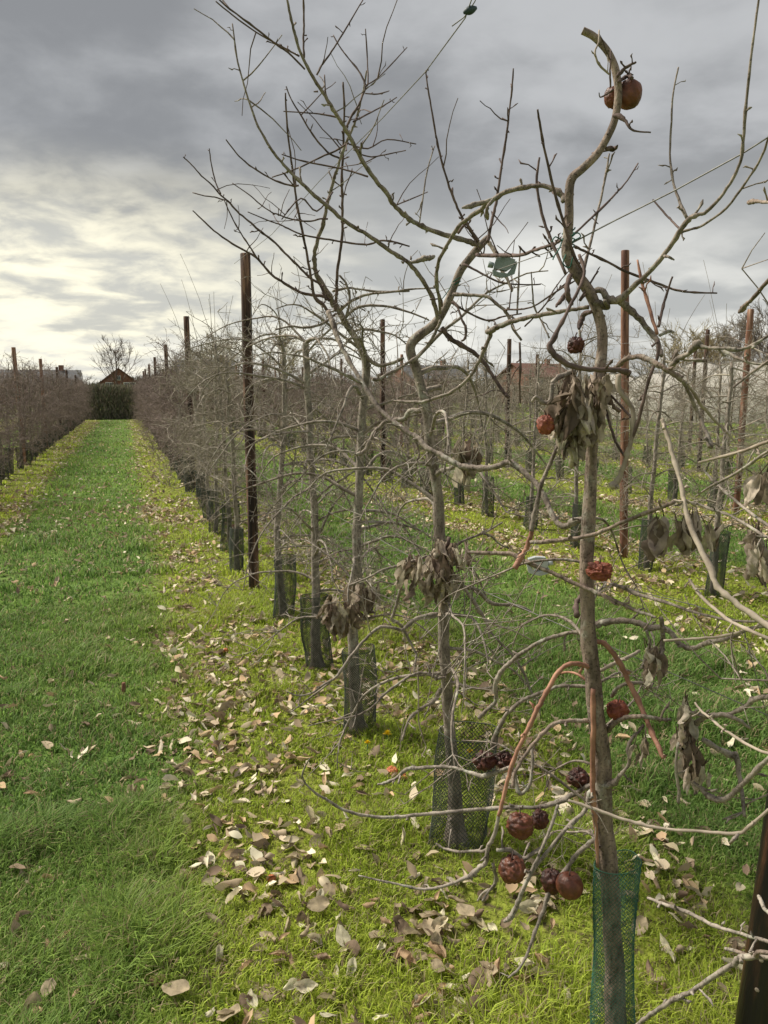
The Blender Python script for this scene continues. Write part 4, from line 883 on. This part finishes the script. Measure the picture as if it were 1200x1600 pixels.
for n, xr, ys in (('second', 4.35, 3.7), ('third', 7.5, 6.3), ('fourth', 10.7, 9.5), ('fifth', 13.9, 12.8)):
    y = ys if xr < 13 else 21; st = 1.0 if xr < 10 else 1.12; q = 0
    while y < 43.5:
        od = ['first', 'second', 'third', 'fourth', 'fifth'][q] if q < (5 if n == 'second' else 3) else None; q += 1
        row_tree(xr + R.uniform(-.07, .07), y, R, ('%s tree from the front in the %s row of bare apple trees' % (od, n)) if od else 'bare apple tree farther along the %s row, behind the nearest trees' % n, 'trees of the %s row' % n, ('%s net sleeve from the front in the %s row' % (od, n)) if od else 'dark net sleeve farther along the %s row' % n, 'net sleeves of the %s row' % n); y += st * R.uniform(.9, 1.1)

# ------------------------------------------------------------------ background: hedges, houses, tunnels, trees
def leafy(mb, c, rad, n, size, R, cols, shape=None):
    for _ in range(n):
        d = rv(R)
        while d.length > 1: d = rv(R)
        p = Vector(c) + Vector((d.x * rad[0], d.y * rad[1], d.z * rad[2])); u = rv(R).normalized() * size * R.uniform(.6, 1.3); w = u.cross(rv(R)).normalized() * size * R.uniform(.25, .6)
        mb.add([p - u, p + w, p + u, p - w], [(0, 1, 2, 3)], shade(R.choice(cols), R, .25))
def hedge(x0, x1, y, h, label, cols, seed, dens=420, depth=.8, name='hedge'):
    R = random.Random(seed); mb = MB()
    L = x1 - x0
    for _ in range(int(dens * L)):
        x = R.uniform(0, L); zt = h * (1 + .06 * noise.noise(Vector((x * .8, seed, 0)))); z = zt * R.random() ** 1.05; p = Vector((x, R.uniform(-depth / 2, depth / 2), z))
        u = Vector((R.uniform(-.5, .5), R.uniform(-.4, .4), 1)).normalized() * R.uniform(.06, .20); w = u.cross(rv(R)).normalized() * R.uniform(.010, .035)
        mb.add([p - u, p + w, p + u, p - w], [(0, 1, 2, 3)], shade(R.choice(cols), R, .3))
    for _ in range(int(L * 7)):
        x = R.uniform(0, L); q = [Vector((x + R.uniform(-.05, .05) * k, R.uniform(-.2, .2), h * .95 * k / 4)) for k in range(5)]; mb.tube(q, [.03, .025, .02, .015, .008], 4); mb.c += [(.10, .08, .06)] * 20
    o = obj(name, mb, M['foliage'], None, smooth=False); o.location = (x0, y, 0); tag(o, label, 'hedge'); return o
DG = [(.17, .175, .11), (.21, .20, .13), (.25, .215, .16), (.29, .245, .20), (.14, .155, .10)]
BR = [(.13, .10, .085), (.17, .13, .11), (.10, .085, .07), (.15, .13, .085)]
hedge(-4.6, 2.6, 46.2, 1.88, 'dark green clipped hedge closing the far end of the grass lane', DG, 1, 2600)
hedge(-26, -3.1, 50, 1.75, 'brown bare hedge beyond the end of the left-hand row', BR, 2, 260)
hedge(1.7, 62, 52, 1.9, 'long brown bare hedge beyond the ends of the right-hand rows', BR, 3, 260)

def at(x, D, z=0):
    """Ground point in the column x of the photo, D metres along the lane direction."""
    p = P(x, 610, 1)[0]; k = D / p.y; return Vector((p.x * k, D, z))
def house(loc, w, d, he, hr, label, wall, roof, gable_front, rz=0, windows=(), door=False):
    o = thing('house', loc, label, 'house', None, rz); ow = .25
    A = MB(); v = [(-w/2, -d/2, 0), (w/2, -d/2, 0), (w/2, d/2, 0), (-w/2, d/2, 0), (-w/2, -d/2, he), (w/2, -d/2, he), (w/2, d/2, he), (-w/2, d/2, he)]
    f = [(0, 1, 5, 4), (1, 2, 6, 5), (2, 3, 7, 6), (3, 0, 4, 7)]
    if gable_front: v += [(0, -d/2, hr), (0, d/2, hr)]; f += [(4, 5, 8), (6, 7, 9)]
    else: v += [(-w/2, 0, hr), (w/2, 0, hr)]; f += [(7, 4, 8), (5, 6, 9)]
    A.add(v, f); me = A.mesh('wall', False)
    def child(name, mb, m, par=o):
        me = mb.mesh(name, False) if isinstance(mb, MB) else mb; me.materials.append(M[m]); q = bpy.data.objects.new(name, me); COL.objects.link(q); q.parent = par; return q
    child('wall', me, wall)
    B = MB(); t = .14
    for s in (-1, 1):
        if gable_front:
            sl = (hr - he) / (w / 2); xo = s * (w / 2 + ow); zo = he - sl * ow
            pv = [(0, -d/2 - ow, hr + .03), (xo, -d/2 - ow, zo + .03), (xo, d/2 + ow, zo + .03), (0, d/2 + ow, hr + .03)]
        else:
            sl = (hr - he) / (d / 2); yo = s * (d / 2 + ow); zo = he - sl * ow
            pv = [(-w/2 - ow, 0, hr + .03), (-w/2 - ow, yo, zo + .03), (w/2 + ow, yo, zo + .03), (w/2 + ow, 0, hr + .03)]
        B.add(pv + [(a, b_, c + t) for a, b_, c in pv], [(0, 1, 2, 3), (4, 7, 6, 5), (0, 4, 5, 1), (1, 5, 6, 2), (2, 6, 7, 3), (3, 7, 4, 0)])
    rf = child('roof', B, roof)
    C = MB(); C.box((w * .28, 0, hr + .25), (.6, .5, 1.0)); child('chimney', C, wall, rf) if not gable_front else None
    for (wx, wz, ww, wh) in windows:
        Wd = MB(); Wd.box((wx, -d/2 - .03, wz), (ww, .10, wh)); fr = child('window', Wd, 'white'); Pn = MB(); Pn.box((wx - ww * .22, -d/2 - .10, wz), (ww * .36, .05, wh * .8)); Pn.box((wx + ww * .22, -d/2 - .10, wz), (ww * .36, .05, wh * .8)); child('pane', Pn, 'glass', fr)
    return o
house(at(187, 112), 5.2, 9, 2.35, 4.35, 'small brick gable house with white windows above the hedge at the lane end', 'brick', 'tile', True, 0, ((-1.2, 2.2, 1.0, .9), (1.3, 2.2, 1.6, .9), (0, 3.2, .5, .6)))
house(at(62, 105), 9.4, 7, 2.2, 3.95, 'long low house with a dark slate roof behind the left-hand row', 'brick', 'slate', False, 0.05, ((-2, 1.4, 1.2, 1.0), (2, 1.4, 1.2, 1.0)))
house(at(26, 98), 3.2, 5, 2.1, 3.2, 'brick gable wing in front of the long slate roof on the left', 'brick', 'slate', True, .1, ((0, 1.4, .9, .9),))
house(at(835, 90), 7.0, 7, 3.2, 4.9, 'red brick house with a tiled roof beyond the right-hand rows', 'brick', 'tile', False, .15, ((-2, 2.6, 1.1, 1.1), (1.6, 2.6, 1.1, 1.1)))
house(at(668, 95), 8, 8, 3.0, 4.7, 'house with a dark slate roof seen between the branches of the bent tree', 'brick', 'slate', False, .1, ((-1.5, 2, 1.1, 1.1), (1.6, 2, 1.1, 1.1)))
house(at(322, 88), 6.0, 7, 3.0, 4.7, 'dark roofed shed behind the right-hand row near its second post', 'brick', 'slate', False, .0, ((-1.5, 2, 1.1, 1.1),))
def tunnel(x, y, w, L, h, label):
    o = thing('polytunnel', (x, y, 0), label, 'polytunnel', 'white polytunnels beyond the orchard', -PS - .35); mb = MB(); n = 18; m = 24
    def arc(k, yy, s=1.0):
        a = math.pi * k / n; return (-math.cos(a) * w / 2 * s, yy, max(0, math.sin(a)) ** .6 * h * s)
    for j in range(m + 1):
        for k in range(n + 1):
            p = arc(k, L * j / m); mb.v.append((p[0], p[1], p[2] + (.02 if j % 2 else -.02)))
    for j in range(m):
        for k in range(n): q = j * (n + 1) + k; mb.f.append((q, q + 1, q + n + 2, q + n + 1))
    k0 = len(mb.v); mb.v += [arc(k, 0) for k in range(n + 1)]; mb.f.append(tuple(range(k0, k0 + n + 1)))
    k0 = len(mb.v); mb.v += [arc(k, L) for k in range(n + 1)]; mb.f.append(tuple(range(k0, k0 + n + 1)))
    me = mb.mesh('cover'); me.materials.append(M['poly']); q = bpy.data.objects.new('cover', me); COL.objects.link(q); q.parent = o
    for j in range(0, m + 1, 3):
        hb = MB(); hb.tube([Vector(arc(k, L * j / m, 1.012)) for k in range(n + 1)], [.03] * (n + 1), 5); me = hb.mesh('hoop'); me.materials.append(M['wire']); q = bpy.data.objects.new('hoop', me); COL.objects.link(q); q.parent = o
tp = [(960, 43), (1025, 41), (1090, 39.5), (1155, 38), (1225, 36.5), (1300, 35)]
for i, (x, hh) in enumerate(tp):
    q, z = P(x, 640, hh); tunnel(q.x, q.y, 3.8, 26, 3.0 if i > 1 else 2.5, ['leftmost white polytunnel, half hidden by twigs', 'second white polytunnel from the left', 'third white polytunnel from the left', 'white polytunnel behind the red brown post', 'white polytunnel cut by the right edge', 'white polytunnel just outside the right edge'][i])

def big_tree(loc, H, W, label, col, seed, n=1, twigr=.012, trunk_r=.12, lv=(12, 9, 7), bud=None, budn=0, group=None, first=.25, up=.85, sprd=.55):
    R = random.Random(seed); o = thing('bare_tree', loc, label, 'tree', group); tk = MB(); cr = MB(); L0 = Vector(loc)
    pts = [Vector((R.uniform(-.05, .05) * k * .3, R.uniform(-.05, .05) * k * .3, H * .85 * k / 8)) for k in range(9)]; pts[0] = Vector((0, 0, -.1))
    tk.tube(pts, [trunk_r * (1 - .85 * k / 8) for k in range(9)], 8)
    for i in range(lv[0]):
        f = first + (.97 - first) * (i + R.random() * .6) / lv[0]; a = pts[0].lerp(pts[-1], f); az = R.uniform(0, 6.28); L = W * sprd * (1.15 - f * .75) * R.uniform(.75, 1.1)
        d = Vector((math.cos(az), math.sin(az), up + R.uniform(-.15, .3))); q = twig(cr, a, d, L, trunk_r * .32 * (1.2 - f), R, 7, 4, -.03, .16)
        for _ in range(lv[1]):
            b_ = q[R.randrange(2, len(q))]; dd = (d.normalized() + rv(R, .8) + Vector((0, 0, .2))); q2 = twig(cr, b_, dd, L * R.uniform(.25, .5), twigr * 1.4, R, 4, 3, -.02, .2)
            for __ in range(lv[2]):
                twig(cr, q2[R.randrange(1, len(q2))], dd.normalized() + rv(R, .7), L * R.uniform(.10, .24), twigr * .8, R, 2, 3, 0, .2)
    for nm, mb, mt in (('trunk', tk, 'bark_dark'), ('crown', cr, col)):
        me = mb.mesh(nm); me.materials.append(M[mt]); q = bpy.data.objects.new(nm, me); COL.objects.link(q); q.parent = o
    return o
M['willow'] = mat('willow', (.20, .16, .085), (.34, .29, .15), .6, .85, 0)
M['wood_twig'] = mat('wood_twig', (.13, .11, .09), (.24, .205, .16), .6, .85, 0)
big_tree(at(183, 82), 6.6, 6.2, 'tall bare tree with fanned branches standing in front of the brick gable house', 'bark_dark', 1, twigr=.016, trunk_r=.14, lv=(22, 7, 5), first=.18, up=1.15, sprd=.62)
big_tree(at(332, 60), 5.9, 4.6, 'round bushy bare willow just left of the tall dark post', 'willow', 2, twigr=.014, lv=(24, 9, 7), group='willows behind the orchard')
big_tree(at(372, 62), 5.2, 4.2, 'lower bare willow half hidden behind the tall dark post', 'wood_twig', 3, twigr=.014, lv=(20, 9, 7), group='willows behind the orchard')
big_tree(at(437, 60), 6.2, 4.8, 'yellowish bare willow right of the tall dark post', 'willow', 4, twigr=.014, lv=(26, 9, 7), group='willows behind the orchard')
big_tree(at(488, 64), 5.0, 4.0, 'small grey bare tree between the fourth and fifth trunks', 'wood_twig', 5, twigr=.014, lv=(20, 9, 6))
big_tree(at(890, 75), 5.6, 5.0, 'bare tree behind the red brick house on its right', 'wood_twig', 6, twigr=.014, lv=(20, 8, 6))
big_tree(at(1010, 66), 5.2, 5.4, 'bare tree behind the leftmost white tunnel', 'wood_twig', 7, twigr=.015, lv=(20, 8, 6))
for i, (x, D, H, W, mt, lb) in enumerate([(1065, 58, 5.6, 6.5, 'willow', 'yellow green willow behind the white tunnels, leftmost of the bank'), (1105, 55, 5.4, 6.0, 'willow', 'second willow of the bank, behind the dark red post'), (1150, 52, 6.4, 6.5, 'wood_twig', 'taller grey bare tree behind the tunnels by the right-hand red post'), (1195, 48, 6.8, 6.5, 'wood_twig', 'tallest grey bare tree at the right edge behind the tunnels'), (1250, 46, 6.8, 6.5, 'wood_twig', 'grey bare tree outside the right edge')]):
    big_tree(at(x, D * .78), H, W, lb, mt, 20 + i, twigr=.014, lv=(26, 10, 7), group='trees behind the tunnels')
for i, x in enumerate((15, 45, 130, -20)):
    big_tree(at(x, 88 + i * 5), 5.0 - .4 * i, 3.6, ['faint bare tree above the left part of the slate roof', 'small bare tree above the middle of the slate roof', 'low bare tree right of the slate roof', 'bare tree outside the left edge'][i], 'wood_twig', 40 + i, twigr=.012, lv=(12, 7, 4))
def conifer():
    R = random.Random(4); L = at(757, 78); o = thing('conifer', L, 'dark green pointed conifer left of the red brick house', 'conifer'); tk = MB(); tk.tube([Vector((0, 0, -.1)), Vector((0, 0, 5.9))], [.12, .03], 7)
    me = tk.mesh('trunk'); me.materials.append(M['bark_dark']); q = bpy.data.objects.new('trunk', me); COL.objects.link(q); q.parent = o
    cr = MB()
    for _ in range(2600):
        z = .8 + 5.3 * R.random() ** 1.2; rr = 1.35 * (1 - (z - .8) / 5.6) * (.75 + .25 * math.sin(z * 9)); a = R.uniform(0, 6.28); k = R.random() ** .5 * rr; p = Vector((math.cos(a) * k, math.sin(a) * k, z))
        u = Vector((math.cos(a), math.sin(a), R.uniform(-.4, .3))).normalized() * R.uniform(.08, .2); w = Vector((-math.sin(a), math.cos(a), 0)) * .05
        cr.add([p - u, p + w, p + u, p - w], [(0, 1, 2, 3)], shade(R.choice([(.035, .055, .03), (.05, .07, .04), (.025, .04, .025)]), R, .25))
    me = cr.mesh('crown', False); me.materials.append(M['foliage']); q = bpy.data.objects.new('crown', me); COL.objects.link(q); q.parent = o
conifer()
def wood():
    R = random.Random(8); mb = MB()
    for _ in range(15000):
        a = R.uniform(-.9, 1.35); D = R.uniform(165, 185); h = 4.0 + 2.2 * noise.noise(Vector((a * 9, 0, 0))) + 1.2 * noise.noise(Vector((a * 31, 2, 0)))
        p = Vector((math.sin(a) * D, math.cos(a) * D, max(.2, h) * R.random())); u = Vector((R.uniform(-.4, .4), R.uniform(-.4, .4), 1)) * R.uniform(.3, .9); w = Vector((math.cos(a), -math.sin(a), 0)) * R.uniform(.08, .28)
        mb.add([p - u, p + w, p + u, p - w], [(0, 1, 2, 3)], shade(R.choice([(.17, .16, .14), (.21, .19, .16), (.14, .145, .12)]), R, .2))
    tag(obj('distant_wood', mb, M['foliage'], None, smooth=False), 'low grey brown wood along the horizon', 'woodland', kind='stuff')
wood()

# ------------------------------------------------------------------ grass and leaf litter
rng = np.random.default_rng(3)
def lattice(seed, cell):
    t = np.random.default_rng(seed).random((256, 256))
    def f(x, y):
        u = x / cell; v = y / cell; i = np.floor(u).astype(int); j = np.floor(v).astype(int); fu = u - i; fv = v - j; fu = fu * fu * (3 - 2 * fu); fv = fv * fv * (3 - 2 * fv)
        a = t[i % 256, j % 256]; b_ = t[(i + 1) % 256, j % 256]; c = t[i % 256, (j + 1) % 256]; d = t[(i + 1) % 256, (j + 1) % 256]
        return (a * (1 - fu) + b_ * fu) * (1 - fv) + (c * (1 - fu) + d * fu) * fv
    return f
n1, n2, n3, n4 = lattice(1, .35), lattice(2, 1.1), lattice(3, .12), lattice(4, .55)
RX = np.array(ROWS)
def rowdist(x, y):
    d = np.min(np.abs(x[:, None] - RX[None, :]), axis=1); return d + (n4(x, y) - .5) * .34
def scatter(n, d0, d1, a0=-22, a1=62):
    """Points around the camera, even density per square metre between two distances."""
    r = np.sqrt(rng.random(n) * (d1 * d1 - d0 * d0) + d0 * d0); a = np.radians(rng.random(n) * (a1 - a0) + a0)
    return r * np.sin(a), r * np.cos(a)
def gzv(x, y): return np.array([gz(a, b_) for a, b_ in zip(x, y)])
gzt = {}
def gz_fast(x, y):
    # same surface as the ground sheet: bilinear on its 0.25 m lattice
    gx = np.arange(-12, 26, .25); gy = np.arange(-4, 30, .25)
    if 'g' not in gzt: gzt['g'] = np.array([[gz(a, b_) for b_ in gy] for a in gx])
    t = gzt['g']; u = np.clip((x + 12) / .25, 0, len(gx) - 2.001); v = np.clip((y + 4) / .25, 0, len(gy) - 2.001); i = u.astype(int); j = v.astype(int); fu = u - i; fv = v - j
    z = (t[i, j] * (1 - fu) + t[i + 1, j] * fu) * (1 - fv) + (t[i, j + 1] * (1 - fu) + t[i + 1, j + 1] * fu) * fv
    return np.where((x > -12) & (x < 25) & (y < 29), z, 0)
def grass():
    V, Fq, Ft, C = [], [], [], []; off = 0
    for (n, d0, d1, hs, ws) in ((210000, 1.25, 3.0, 1.0, 1.0), (270000, 3.0, 6.0, 1.0, 1.6), (170000, 6.0, 12.0, 1.0, 3.0), (150000, 12.0, 25.0, 1.0, 6.0), (130000, 25, 48, 1.0, 7.0)):
        x, y = scatter(n, d0, d1); rd = rowdist(x, y); strip = 1 / (1 + np.exp((rd - .80) / .09))
        cl = n1(x, y) * .55 + n3(x, y) * .45; big = n2(x, y)
        dens = np.where(strip > .5, 1.0 * np.clip(cl * 2.2 - .1, .45, 1), np.clip(.25 + cl * 1.5, 0, 1))
        dens = dens * np.where((n4(x * 1.7 + 3, y * 1.7) < .2) & (strip > .4), .4, 1); keep = (rng.random(n) < dens) & (y > .2) & (y < 44.6); x, y, strip, cl, big = [a[keep] for a in (x, y, strip, cl, big)]; n = len(x); z = gz_fast(x, y) - .004
        tuft = np.clip((n1(x + 7, y) - .62) * 4, 0, 1)
        h = (.020 + .042 * rng.random(n) ** 1.4) * (.45 + 1.0 * cl) * (1 + 1.1 * tuft) * (1 - .28 * strip) * hs
        w = (.0012 + .0012 * rng.random(n)) * ws
        az = rng.random(n) * 6.283; lean = h * (.25 + .9 * rng.random(n)); wa = az + 1.57 + rng.normal(0, .5, n)
        dx, dy = np.cos(az), np.sin(az); wx, wy = np.cos(wa) * w, np.sin(wa) * w
        P0 = np.stack([x - wx, y - wy, z], 1); P1 = np.stack([x + wx, y + wy, z], 1)
        mx, my, mz = x + dx * lean * .35, y + dy * lean * .35, z + h * .62
        P2 = np.stack([mx - wx * .8, my - wy * .8, mz], 1); P3 = np.stack([mx + wx * .8, my + wy * .8, mz], 1)
        P4 = np.stack([x + dx * lean, y + dy * lean, z + h * (.95 - .25 * rng.random(n))], 1)
        vv = np.stack([P0, P1, P2, P3, P4], 1).reshape(-1, 3); V.append(vv)
        k = off + np.arange(n) * 5; Fq.append(np.stack([k, k + 1, k + 3, k + 2], 1)); Ft.append(np.stack([k + 2, k + 3, k + 4], 1)); off += n * 5
        g1 = np.array([.115, .215, .048]); g2 = np.array([.25, .375, .090]); y1 = np.array([.265, .370, .036]); y2 = np.array([.50, .570, .080]); dr = np.array([.40, .33, .19])
        t = np.clip(rng.random(n) * .6 + big * .5, 0, 1)[:, None]; s = np.clip(strip + (rng.random(n) - .5) * .25 + (big - .5) * .3, 0, 1)[:, None]
        c = (g1 * (1 - t) + g2 * t) * (1 - s) + (y1 * (1 - t) + y2 * t) * s
        dry = (rng.random(n) < .14 + .05 * s[:, 0])[:, None]; c = np.where(dry, dr * (.6 + .5 * rng.random((n, 1))), c) * (.7 + .7 * rng.random((n, 1)))
        C.append(np.repeat(np.concatenate([c, np.ones((n, 1))], 1), 5, axis=0))
    V = np.concatenate(V); Fq = np.concatenate(Fq); Ft = np.concatenate(Ft); C = np.concatenate(C)
    me = bpy.data.meshes.new('grass'); me.vertices.add(len(V)); me.vertices.foreach_set('co', V.astype(np.float32).ravel())
    nl = Fq.size + Ft.size; me.loops.add(nl); me.loops.foreach_set('vertex_index', np.concatenate([Fq.ravel(), Ft.ravel()]).astype(np.int32))
    npl = len(Fq) + len(Ft); me.polygons.add(npl); ls = np.concatenate([np.arange(len(Fq)) * 4, Fq.size + np.arange(len(Ft)) * 3]).astype(np.int32)
    me.polygons.foreach_set('loop_start', ls)
    me.update(calc_edges=True); at_ = me.color_attributes.new('Col', 'FLOAT_COLOR', 'POINT'); at_.data.foreach_set('color', C.astype(np.float32).ravel())
    me.materials.append(M['grass']); o = bpy.data.objects.new('grass', me); COL.objects.link(o); tag(o, 'tufty green lane grass and yellow green mossy grass under the trees', 'grass', kind='stuff')
grass()

def litter():
    R = random.Random(17)
    variants = []
    for i in range(18):
        L = R.uniform(.046, .078); vs, fs = leaf_grid(L, L * R.uniform(.48, .72), R, 6, 4, R.uniform(.6, 1.2)); ci = i % 6; mb = MB(); mb.add([v - Vector((0, L / 2, 0)) for v in vs], fs, shade(LEAFC[ci], R, .10)); me = mb.mesh('fallen_leaf'); me.materials.append(M['leaf']); variants.append((me, LEAFN[ci]))
    spots = []
    for (n, d0, d1) in ((9500, 1.3, 5), (34000, 5, 12), (90000, 12, 44)):
        x, y = scatter(n, d0, d1, -20, 60); rd = rowdist(x, y); rr = np.min(np.abs(x[:, None] - RX), axis=1); nb = n4(x * 1.3 + 9, y * 1.3); clump = n1(x + 31, y + 5) * .6 + n3(x + 3, y + 5) * .4
        band = np.exp(-((rr - .68) / .22) ** 2); under = (rr < .8)
        p = np.where(under, .10 + .62 * (clump > .56), (.04 + .16 * (clump > .65))) + 1.0 * band * (clump > .44) * (.45 + .6 * nb)
        p = p * np.where(np.hypot(x, y) < 4.5, 1.6, 1.0) + .02; keep = (rng.random(n) < p) & (y > .6) & (y < 44.5); spots += [(math.hypot(a, b_), a, b_) for a, b_ in zip(x[keep], y[keep])]
    spots.sort(); near = 0; mb = MB(); gl = []
    def infr(x, y):
        fh = x * math.sin(PS) + y * math.cos(PS); rt = x * math.cos(PS) - y * math.sin(PS); return fh > 1.2 and abs(rt / (fh * math.cos(TH) + 1.6 * math.sin(TH))) < .53 and (1.6 / fh) < math.tan(TH + math.atan(800 / F)) * 1.02
    for d, x, y in spots:
        z = gz(x, y) + R.uniform(.006, .036) + (0.008 if d > 6 else 0); e = Euler((R.gauss(0, .42), R.gauss(0, .42), R.uniform(0, 6.28)))
        if near < 300 and infr(x, y):
            me, cn = R.choice(variants); o = bpy.data.objects.new('fallen_leaf', me); COL.objects.link(o); o.location = (x, y, z); o.rotation_euler = e; s = R.uniform(.75, 1.25); o.scale = (s, s, s)
            tag(o, 'dry curled %s leaf lying in the grass in the foreground' % cn, 'leaf', '%s fallen leaves in the foreground' % cn); near += 1; continue
        L = R.uniform(.046, .084) * (1 if d < 12 else 1.1); m = e.to_matrix(); c = Vector((x, y, z)); u = L * .3; k = R.uniform(-.5, .5) * L; k2 = R.uniform(.1, .5) * L
        if d < 9:
            vs, fs = leaf_grid(L, L * R.uniform(.45, .65), R, 4, 2, R.uniform(.7, 1.2)); mb.add([m @ (v - Vector((0, L / 2, 0))) + c for v in vs], fs, shade(R.choice(LEAFC), R, .15))
        else:
            vs = [Vector((0, -L/2, 0)), Vector((-u, 0, k2)), Vector((0, 0, 0)), Vector((u, 0, k2 * .6)), Vector((0, L/2, k * .5))]
            mb.add([m @ v + c for v in vs], [(0, 2, 1), (0, 3, 2), (1, 2, 4), (2, 3, 4)], shade(R.choice(LEAFC), R, .15))
    tag(obj('leaf_litter', mb, M['litter']), 'scattered dry tan leaves strewn along the mossy strips beneath the rows', 'leaf litter', kind='stuff')
litter()

# dandelions and the short stake
def dandelion(x, y, r, label, seed):
    p = G(x, y); R = random.Random(seed); o = thing('dandelion', p, label, 'flower'); st = MB(); st.tube([p + Vector((0, 0, -.01)), p + Vector((.003, 0, .03)), p + Vector((.004, .002, .055))], [.0018, .0016, .0016], 6); obj('stem', st, M['net_green'], o)
    mb = MB(); c = p + Vector((.004, .002, .056))
    for k in range(70):
        a = R.uniform(0, 6.28); e = R.uniform(.1, 1.4); d = Vector((math.cos(a) * math.cos(e), math.sin(a) * math.cos(e), math.sin(e))); w = d.cross(Vector((0, 0, 1))).normalized() * .0016; q = c + d * r * R.uniform(.8, 1.05)
        mb.add([c - w, c + w, q + w, q - w], [(0, 1, 2, 3)])
    obj('flower_head', mb, M['petal'], o, smooth=False)
dandelion(604, 1166, .021, 'yellow dandelion right of the forked tree foot, the larger of the two', 1)
dandelion(573, 1180, .014, 'small yellow dandelion just below the larger one', 2)
dandelion(733, 1196, .018, 'yellow dandelion seen through the black net sleeve', 3)
st = MB(); sp = G(193, 1085); st.tube([Vector((0, 0, -.03)), Vector((.002, 0, .03)), Vector((.004, 0, .062)), Vector((.004, 0, .066))], [.011, .0115, .0105, .008], 9)
o = obj('wooden_stake', st, M['stake']); o.location = sp; tag(o, 'short brown wooden stump sticking out of the lane grass', 'stake')
